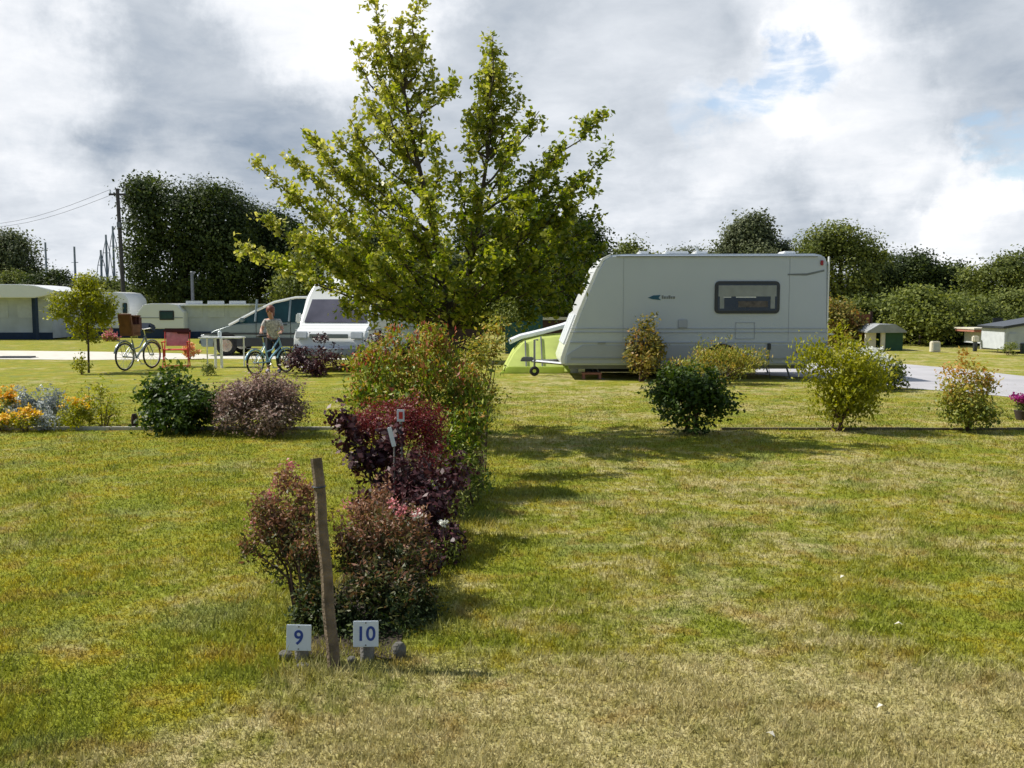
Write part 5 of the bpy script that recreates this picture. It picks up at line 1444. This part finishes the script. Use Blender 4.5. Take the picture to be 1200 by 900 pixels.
# plum shrub
mass('plum_shrub', 'dark plum leaved shrub leaning left in the middle bed', 'shrub',
     [(408, 505, 6.4, 22, 26, .14), (425, 540, 6.4, 26, 22, .16), (398, 485, 6.4, 13, 18, .09), (450, 535, 6.5, 24, 24, .16), (470, 565, 6.5, 34, 28, .2), (455, 515, 6.5, 16, 18, .12)],
     'plum', 0.05, 1700, 133, (-0.85, 6.45, 0), sigma=0.03, aspect=0.6, tgrad=0.1)
mass('plum_shrub', 'blackish plum shrub low on the shaded side of the bed', 'shrub',
     [(505, 585, 6.0, 36, 36, .2), (530, 560, 6.3, 26, 30, .18), (480, 600, 5.8, 34, 30, .18), (515, 620, 5.8, 26, 26, .17), (480, 560, 6.1, 30, 30, .17), (440, 585, 5.9, 26, 24, .14), (520, 640, 5.7, 24, 20, .16), (500, 655, 5.4, 24, 22, .15)],
     'plum', 0.042, 3000, 134, (-0.55, 6.0, 0), sigma=0.032, aspect=0.6)
mass('barberry_shrub', 'burgundy red fine leaved shrub with small white plate', 'shrub',
     [(445, 492, 7.2, 34, 24, .2), (485, 488, 7.2, 34, 25, .22), (465, 505, 7.1, 38, 22, .2), (505, 505, 7.2, 18, 30, .15), (500, 540, 7.0, 24, 30, .18), (430, 500, 7.1, 18, 18, .12)],
     'burgundy', 0.022, 9000, 135, (-0.87, 7.2, 0), sigma=0.035, aspect=0.55, inner=0.35)
mass('photinia_bush', 'green bush with red shoot tips in front of the pear trunk', 'bush',
     [(445, 440, 8.0, 36, 42, .32), (500, 430, 8.1, 38, 44, .35), (470, 470, 7.9, 44, 34, .3), (430, 415, 8.0, 15, 20, .15), (460, 405, 8.1, 15, 22, .15), (510, 400, 8.1, 20, 26, .16), (535, 460, 8.0, 34, 40, .3), (550, 500, 7.8, 24, 36, .25), (420, 470, 7.9, 14, 30, .16), (530, 530, 7.6, 28, 32, .25), (545, 560, 7.6, 24, 24, .25), (555, 475, 8.0, 15, 30, .2), (525, 565, 7.5, 26, 22, .22)],
     'photinia', 0.05, 10500, 136, (-0.75, 8.0, 0), sigma=0.05, aspect=0.38, upright=0.55, tgrad=0.5)
mass('golden_shrub', 'orange and golden leaved shrub right of the red tipped bush', 'shrub',
     [(560, 425, 8.8, 28, 34, .28), (545, 450, 8.7, 28, 32, .25), (575, 400, 8.9, 17, 24, .16), (565, 465, 8.6, 22, 26, .2), (585, 385, 9.0, 10, 20, .1)],
     'orange', 0.045, 2800, 137, (-0.35, 8.8, 0), sigma=0.045, aspect=0.42, tgrad=0.1)
mass('feathery_shrub', 'loose green airy shrub at the right side of bed', 'shrub',
     [(560, 500, 8.0, 26, 22, .2), (550, 545, 7.4, 24, 22, .2), (535, 590, 6.8, 20, 26, .16), (545, 570, 7.2, 24, 22, .2), (520, 650, 5.6, 14, 18, .1), (585, 370, 9.3, 12, 18, .12), (600, 365, 9.3, 10, 16, .1)],
     'bright', 0.034, 2600, 138, (-0.35, 7.6, 0), sigma=0.05, aspect=0.3, upright=0.3)

# ------------------------------------------------------------------ pear tree
def pear():
    rng = np.random.default_rng(2024); rnd = random.Random(12)
    Y0 = 11.2; base = Vector(((533 - 600) / F * Y0, Y0, 0))
    t = thing('pear_tree', 'tall leafy pear tree rising from the middle of the hedge bed', 'tree', base)
    s = Y0 / F
    tips = [(437, -2, 0, 1), (487, -12, .25, 1), (578, 38, -.1, 1), (632, 130, .25, 1), (703, 135, 0, 1), (716, 175, -.3, .7), (298, 190, 0, .8), (352, 150, .2, 1), (282, 288, -.2, .8), (310, 255, .3, .8),
            (395, 160, -.4, 1), (530, 95, .5, 1), (603, 150, -.5, 1), (660, 170, -.6, 1), (695, 225, .3, .9), (378, 300, -.5, .9), (415, 345, -.3, .7), (640, 325, -.6, .9), (688, 285, .2, .9), (560, 345, .2, .8), (470, 350, -.7, .8),
            (335, 222, -.8, 1), (450, 95, -.5, 1), (515, 160, -.9, 1), (560, 215, -1.1, 1), (455, 215, -1.1, 1), (620, 225, -1.0, 1), (395, 245, -1.0, 1), (655, 275, -.8, 1), (520, 290, -1.3, 1), (440, 300, -1.2, 1), (590, 290, -1.2, 1), (350, 275, -.6, 1),
            (480, 60, .2, 1), (440, 130, .7, 1), (560, 120, .4, 1), (500, 210, 1.2, 1), (400, 200, 1.0, 1), (600, 200, 1.2, 1), (670, 250, 1.0, 1), (360, 270, 1.1, 1), (450, 290, 1.5, 1), (560, 280, 1.5, 1), (640, 310, 1.2, 1), (410, 330, 1.0, 1), (520, 335, 1.1, 1), (690, 200, .6, .9), (600, 350, -.4, .8), (420, 60, .1, .7), (500, 120, -.3, 1), (475, 170, .3, 1), (545, 175, .2, 1), (620, 260, .2, 1), (380, 230, .2, 1), (540, 250, -.4, 1), (480, 260, -.6, 1), (675, 240, -.3, 1), (655, 210, -.1, .9), (580, 90, .1, .7), (420, 180, .2, 1), (505, 335, .2, 1), (600, 325, .6, 1), (660, 345, .2, .8),
            (325, 300, .2, .9), (395, 358, .1, .7), (700, 250, -.2, 1), (706, 290, .1, .9), (690, 325, -.3, 1), (665, 358, .0, .9), (625, 372, -.2, .8), (675, 215, -.4, 1), (648, 185, .2, 1), (610, 110, .1, .7), (590, 75, .1, .8),
            (432, 55, .1, 1), (452, 40, -.1, 1), (496, 40, .1, 1), (508, 75, .2, 1), (465, 100, .3, 1), (425, 105, .1, 1), (410, 140, .1, 1), (375, 175, -.1, 1), (345, 185, .4, 1), (550, 140, .6, 1), (570, 80, .3, 1), (540, 200, -.8, 1), (500, 230, -1.0, 1), (430, 250, -.9, 1), (600, 250, -1.0, 1), (575, 310, -1.0, 1), (500, 310, 1.4, 1), (400, 290, -.8, 1), (645, 240, -.6, 1), (470, 20, .1, .8), (575, 60, .0, 1)]
    mb = MB()
    # trunk and its slanting leaders
    fork = Vector((-0.02, 0, 1.30))
    mb.tube([(0.03, 0, -.05), (0.01, 0, .5), fork], [.085, .07, .062], 10)
    leader = [fork, Vector((-.10, .02, 1.9)), Vector((-.28, .03, 2.6)), Vector((-.46, .05, 3.4)), Vector((-.62, .08, 4.3))]
    mb.tube(leader, [.055, .047, .038, .026, .012], 8)
    lead2 = [fork, Vector((.16, .05, 1.9)), Vector((.30, .05, 2.7)), Vector((.42, 0, 3.5))]
    mb.tube(lead2, [.048, .038, .028, .014], 8)
    A = []; T = []; cl = []; cid = 0
    for px, py, dy, dens in tips:
        tip = at(px, py, Y0 + dy) - base
        spine = leader if tip.x < 0.1 else lead2
        # take off from the leader well below the tip
        zs = max(1.30, min(spine[-1].z - .2, tip.z - 0.45 - 0.42 * abs(tip.x) - .25 * abs(dy)))
        for a, b in zip(spine, spine[1:]):
            if a.z <= zs <= b.z: st = a.lerp(b, (zs - a.z) / (b.z - a.z)); break
        else: st = fork.copy()
        mid = st.lerp(tip, .5) + Vector(((tip.x - st.x) * .2, (tip.y - st.y) * .2, -.05 + .08 * rnd.random()))
        pts = []
        for i in range(9):
            u = i / 8
            q = st * (1 - u) ** 2 + mid * 2 * u * (1 - u) + tip * u * u
            q = q + Vector((rnd.gauss(0, .03), rnd.gauss(0, .03), 0)) * (1 if 0 < i < 8 else 0)
            pts.append(q)
        mb.tube(pts, [.013 * (1 - u / 9) + .003 for u in range(9)], 5)
        L = sum((b - a).length for a, b in zip(pts, pts[1:]))
        ntw = int(L * 24 * dens)
        for k in range(ntw):
            u = rnd.uniform(.12, 1.0) ** 0.8
            f = min(7.999, u * 8); i = int(f); q = pts[i].lerp(pts[i + 1], f - i)
            dr = Vector((rnd.gauss(0, 1), rnd.gauss(0, 1), rnd.gauss(.35, .8))).normalized()
            ln = rnd.uniform(.08, .40) * (1.05 - .62 * u)
            e = q + dr * ln
            if ln > .14 and k % 4 == 0: mb.tube([q, e], [.005, .002], 4)
            nl = rnd.randint(9, 17)
            for _ in range(nl):
                w_ = rnd.uniform(.25, 1.1)
                c = q.lerp(e, w_) + Vector((rnd.gauss(0, .03), rnd.gauss(0, .03), rnd.gauss(0, .03)))
                A.append(c); T.append(dr + Vector((rnd.gauss(0, .8), rnd.gauss(0, .8), rnd.gauss(-.2, .6)))); cl.append(cid)
            cid += 1
    mb.build('trunk', M['bark'], t, smooth=True)
    A = np.array([tuple(v) for v in A]); T = np.array([tuple(v) for v in T]); cl = np.array(cl)
    Nn = rng.normal(size=A.shape) * .8 + [0, 0, .55]
    tint = .35 * rng.uniform(0, 1, cid)[cl] + .65 * rng.uniform(0, 1, len(A)) + 0.08 * (A[:, 2] - 2.8) - 0.09 * A[:, 0]  # lighter towards top and left: sunlight put into the leaf colour
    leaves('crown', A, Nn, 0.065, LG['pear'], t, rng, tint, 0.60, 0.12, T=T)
    print('pear leaves', len(A))
pear()

# ------------------------------------------------------------------ stake, signs, stones
b = at(391, 786, 4.0); b.z = 0
tp = at(371, 537, 4.12) - Vector((b.x, b.y, 0))
t = thing('wooden_stake', 'tall weathered wooden stake leaning between the 9 and 10 signs', 'stake', (b.x, b.y, 0))
d = tp.normalized(); n_ = 10; pts = [tp * (i / n_) + Vector((.003 * math.sin(i * 1.7), 0, 0)) for i in range(n_ + 1)]
pts[0] = -d * .03
MB().tube(pts, [.029, .029, .0285, .028, .0275, .027, .027, .0265, .026, .026, .0255], 9).build('shaft', M['wood_post'], t, smooth=True)
MB().torus(tp * .865, .028, .004, 'Z', 16, 5).build('wire_tie', M['dark_trim'], t)

font_curves = {}
def text_mesh(name, s, size, m, parent, loc, rot):
    cu = bpy.data.curves.new(name, 'FONT'); cu.body = s; cu.size = size; cu.align_x = 'CENTER'; cu.align_y = 'CENTER'; cu.extrude = 0.0012; cu.offset = size * 0.016
    o = bpy.data.objects.new(name, cu); COL.objects.link(o)
    dg = bpy.context.evaluated_depsgraph_get(); me = bpy.data.meshes.new_from_object(o.evaluated_get(dg))
    bpy.data.objects.remove(o); bpy.data.curves.remove(cu)
    me.materials.clear()
    q = link_mesh(name, me, m, parent); q.location = loc; q.rotation_euler = rot
    return q
def number_sign(num, px, py, Y, rz, label):
    c = at(px, py, Y)
    t = thing('pitch_sign', label, 'sign', (c.x, c.y, 0), rz, 'pitch number signs')
    w = .112; tilt = R(-8)
    pl = MB().box((0, 0, 0), (w, 0.006, w * 1.02)).build('plate', M['plate'], t, bevel=0.002)
    pl.location = (0, -0.024, c.z); pl.rotation_euler = (tilt, 0, 0)
    text_mesh('number', num, 0.088, M['number_blue'], pl, (0, -0.0036, -0.002), (R(90), 0, 0))
    for sx in (-1, 1):
        MB().tube([(0, -.0065, 0), (0, -.003, 0)], .0035, 8).build('screw', M['grey_metal'], pl).location = (0, 0, sx * .049)
    MB().tube([(0, 0.018, -.03), (0, 0.018, c.z - .01)], [.032, .031], 14).build('post', M['stub_wood'], t)
number_sign('9', 352, 745, 4.08, R(-3), 'small white square number plate reading nine, left of the wooden stake')
number_sign('10', 429.5, 740.5, 4.08, R(2), 'small white square number plate reading ten, right of the wooden stake')
for px, py, sx, sz, sd, lab in ((331, 770, .035, .025, 1, 'pale grey stone left of the number 9 sign'), (466, 768, .035, .045, 2, 'dark upright stone right of the number 10 sign'), (352, 780, .03, .014, 3, 'flat dark stone at the foot of the number 9 sign'), (410, 775, .022, .022, 4, 'small grey stone between stake and number 10 sign')):
    p = ground(px, py + 8)
    o = MB().ball((0, 0, 0), (sx, sx * .8, sz), 2, .10, sd).build('stone', M['stone'], None, smooth=True)
    o.location = (p.x, p.y + .05, sz * .7); tag(o, lab, 'stone', 'stones around the pitch signs')
# small white plates further down the bed
p = at(469.5, 487, 6.9)
t = thing('plot_marker', 'small white framed plate in front of the burgundy shrub', 'sign', (p.x, p.y, 0))
MB().box((0, 0, p.z), (.055, .008, .09)).build('plate', M['plate'], t, bevel=.002)
MB().box((.002, -.006, p.z + .002), (.028, .005, .052)).build('emblem', M['burg'] if 'burg' in M else M['red_cloth'], t)
MB().tube([(0, .012, -.02), (0, .012, p.z)], .010, 8).build('post', M['stub_wood'], t)
p = at(459, 512, 6.05)
t = thing('plot_marker', 'narrow slanting white marker stake among plum leaves', 'marker', (p.x, p.y, 0))
MB().box((0, 0, p.z), (.028, .006, .13), Matrix.Rotation(R(-14), 3, 'Y')).build('blade', M['plate'], t, bevel=.002)
MB().tube([(0.01, .005, -.02), (0.015, .005, p.z - .05)], .006, 6).build('post', M['stub_wood'], t)
for px, py, Y, lab in ((489, 604, 4.95, 'pale withered bloom at the right top of bronze bush'), (519, 613, 5.6, 'pale withered bloom low beside the dark plum shrub')):
    p = at(px, py, Y); rng = np.random.default_rng(int(px))
    t = thing('pale_bloom', lab, 'flower', (p.x, p.y, 0), 0, 'pale blooms')
    C = rng.normal(size=(30, 3)) * .012 + [0, 0, p.z]
    leaves('bloom', C, rng.normal(size=C.shape), .022, LG['petal_white'], t, rng, rng.uniform(0, 1, 30), .9)
    MB().tube([(0, .01, 0), (.01, .02, p.z * .5), (0, 0, p.z)], .003, 5).build('stem', M['stem'], t)
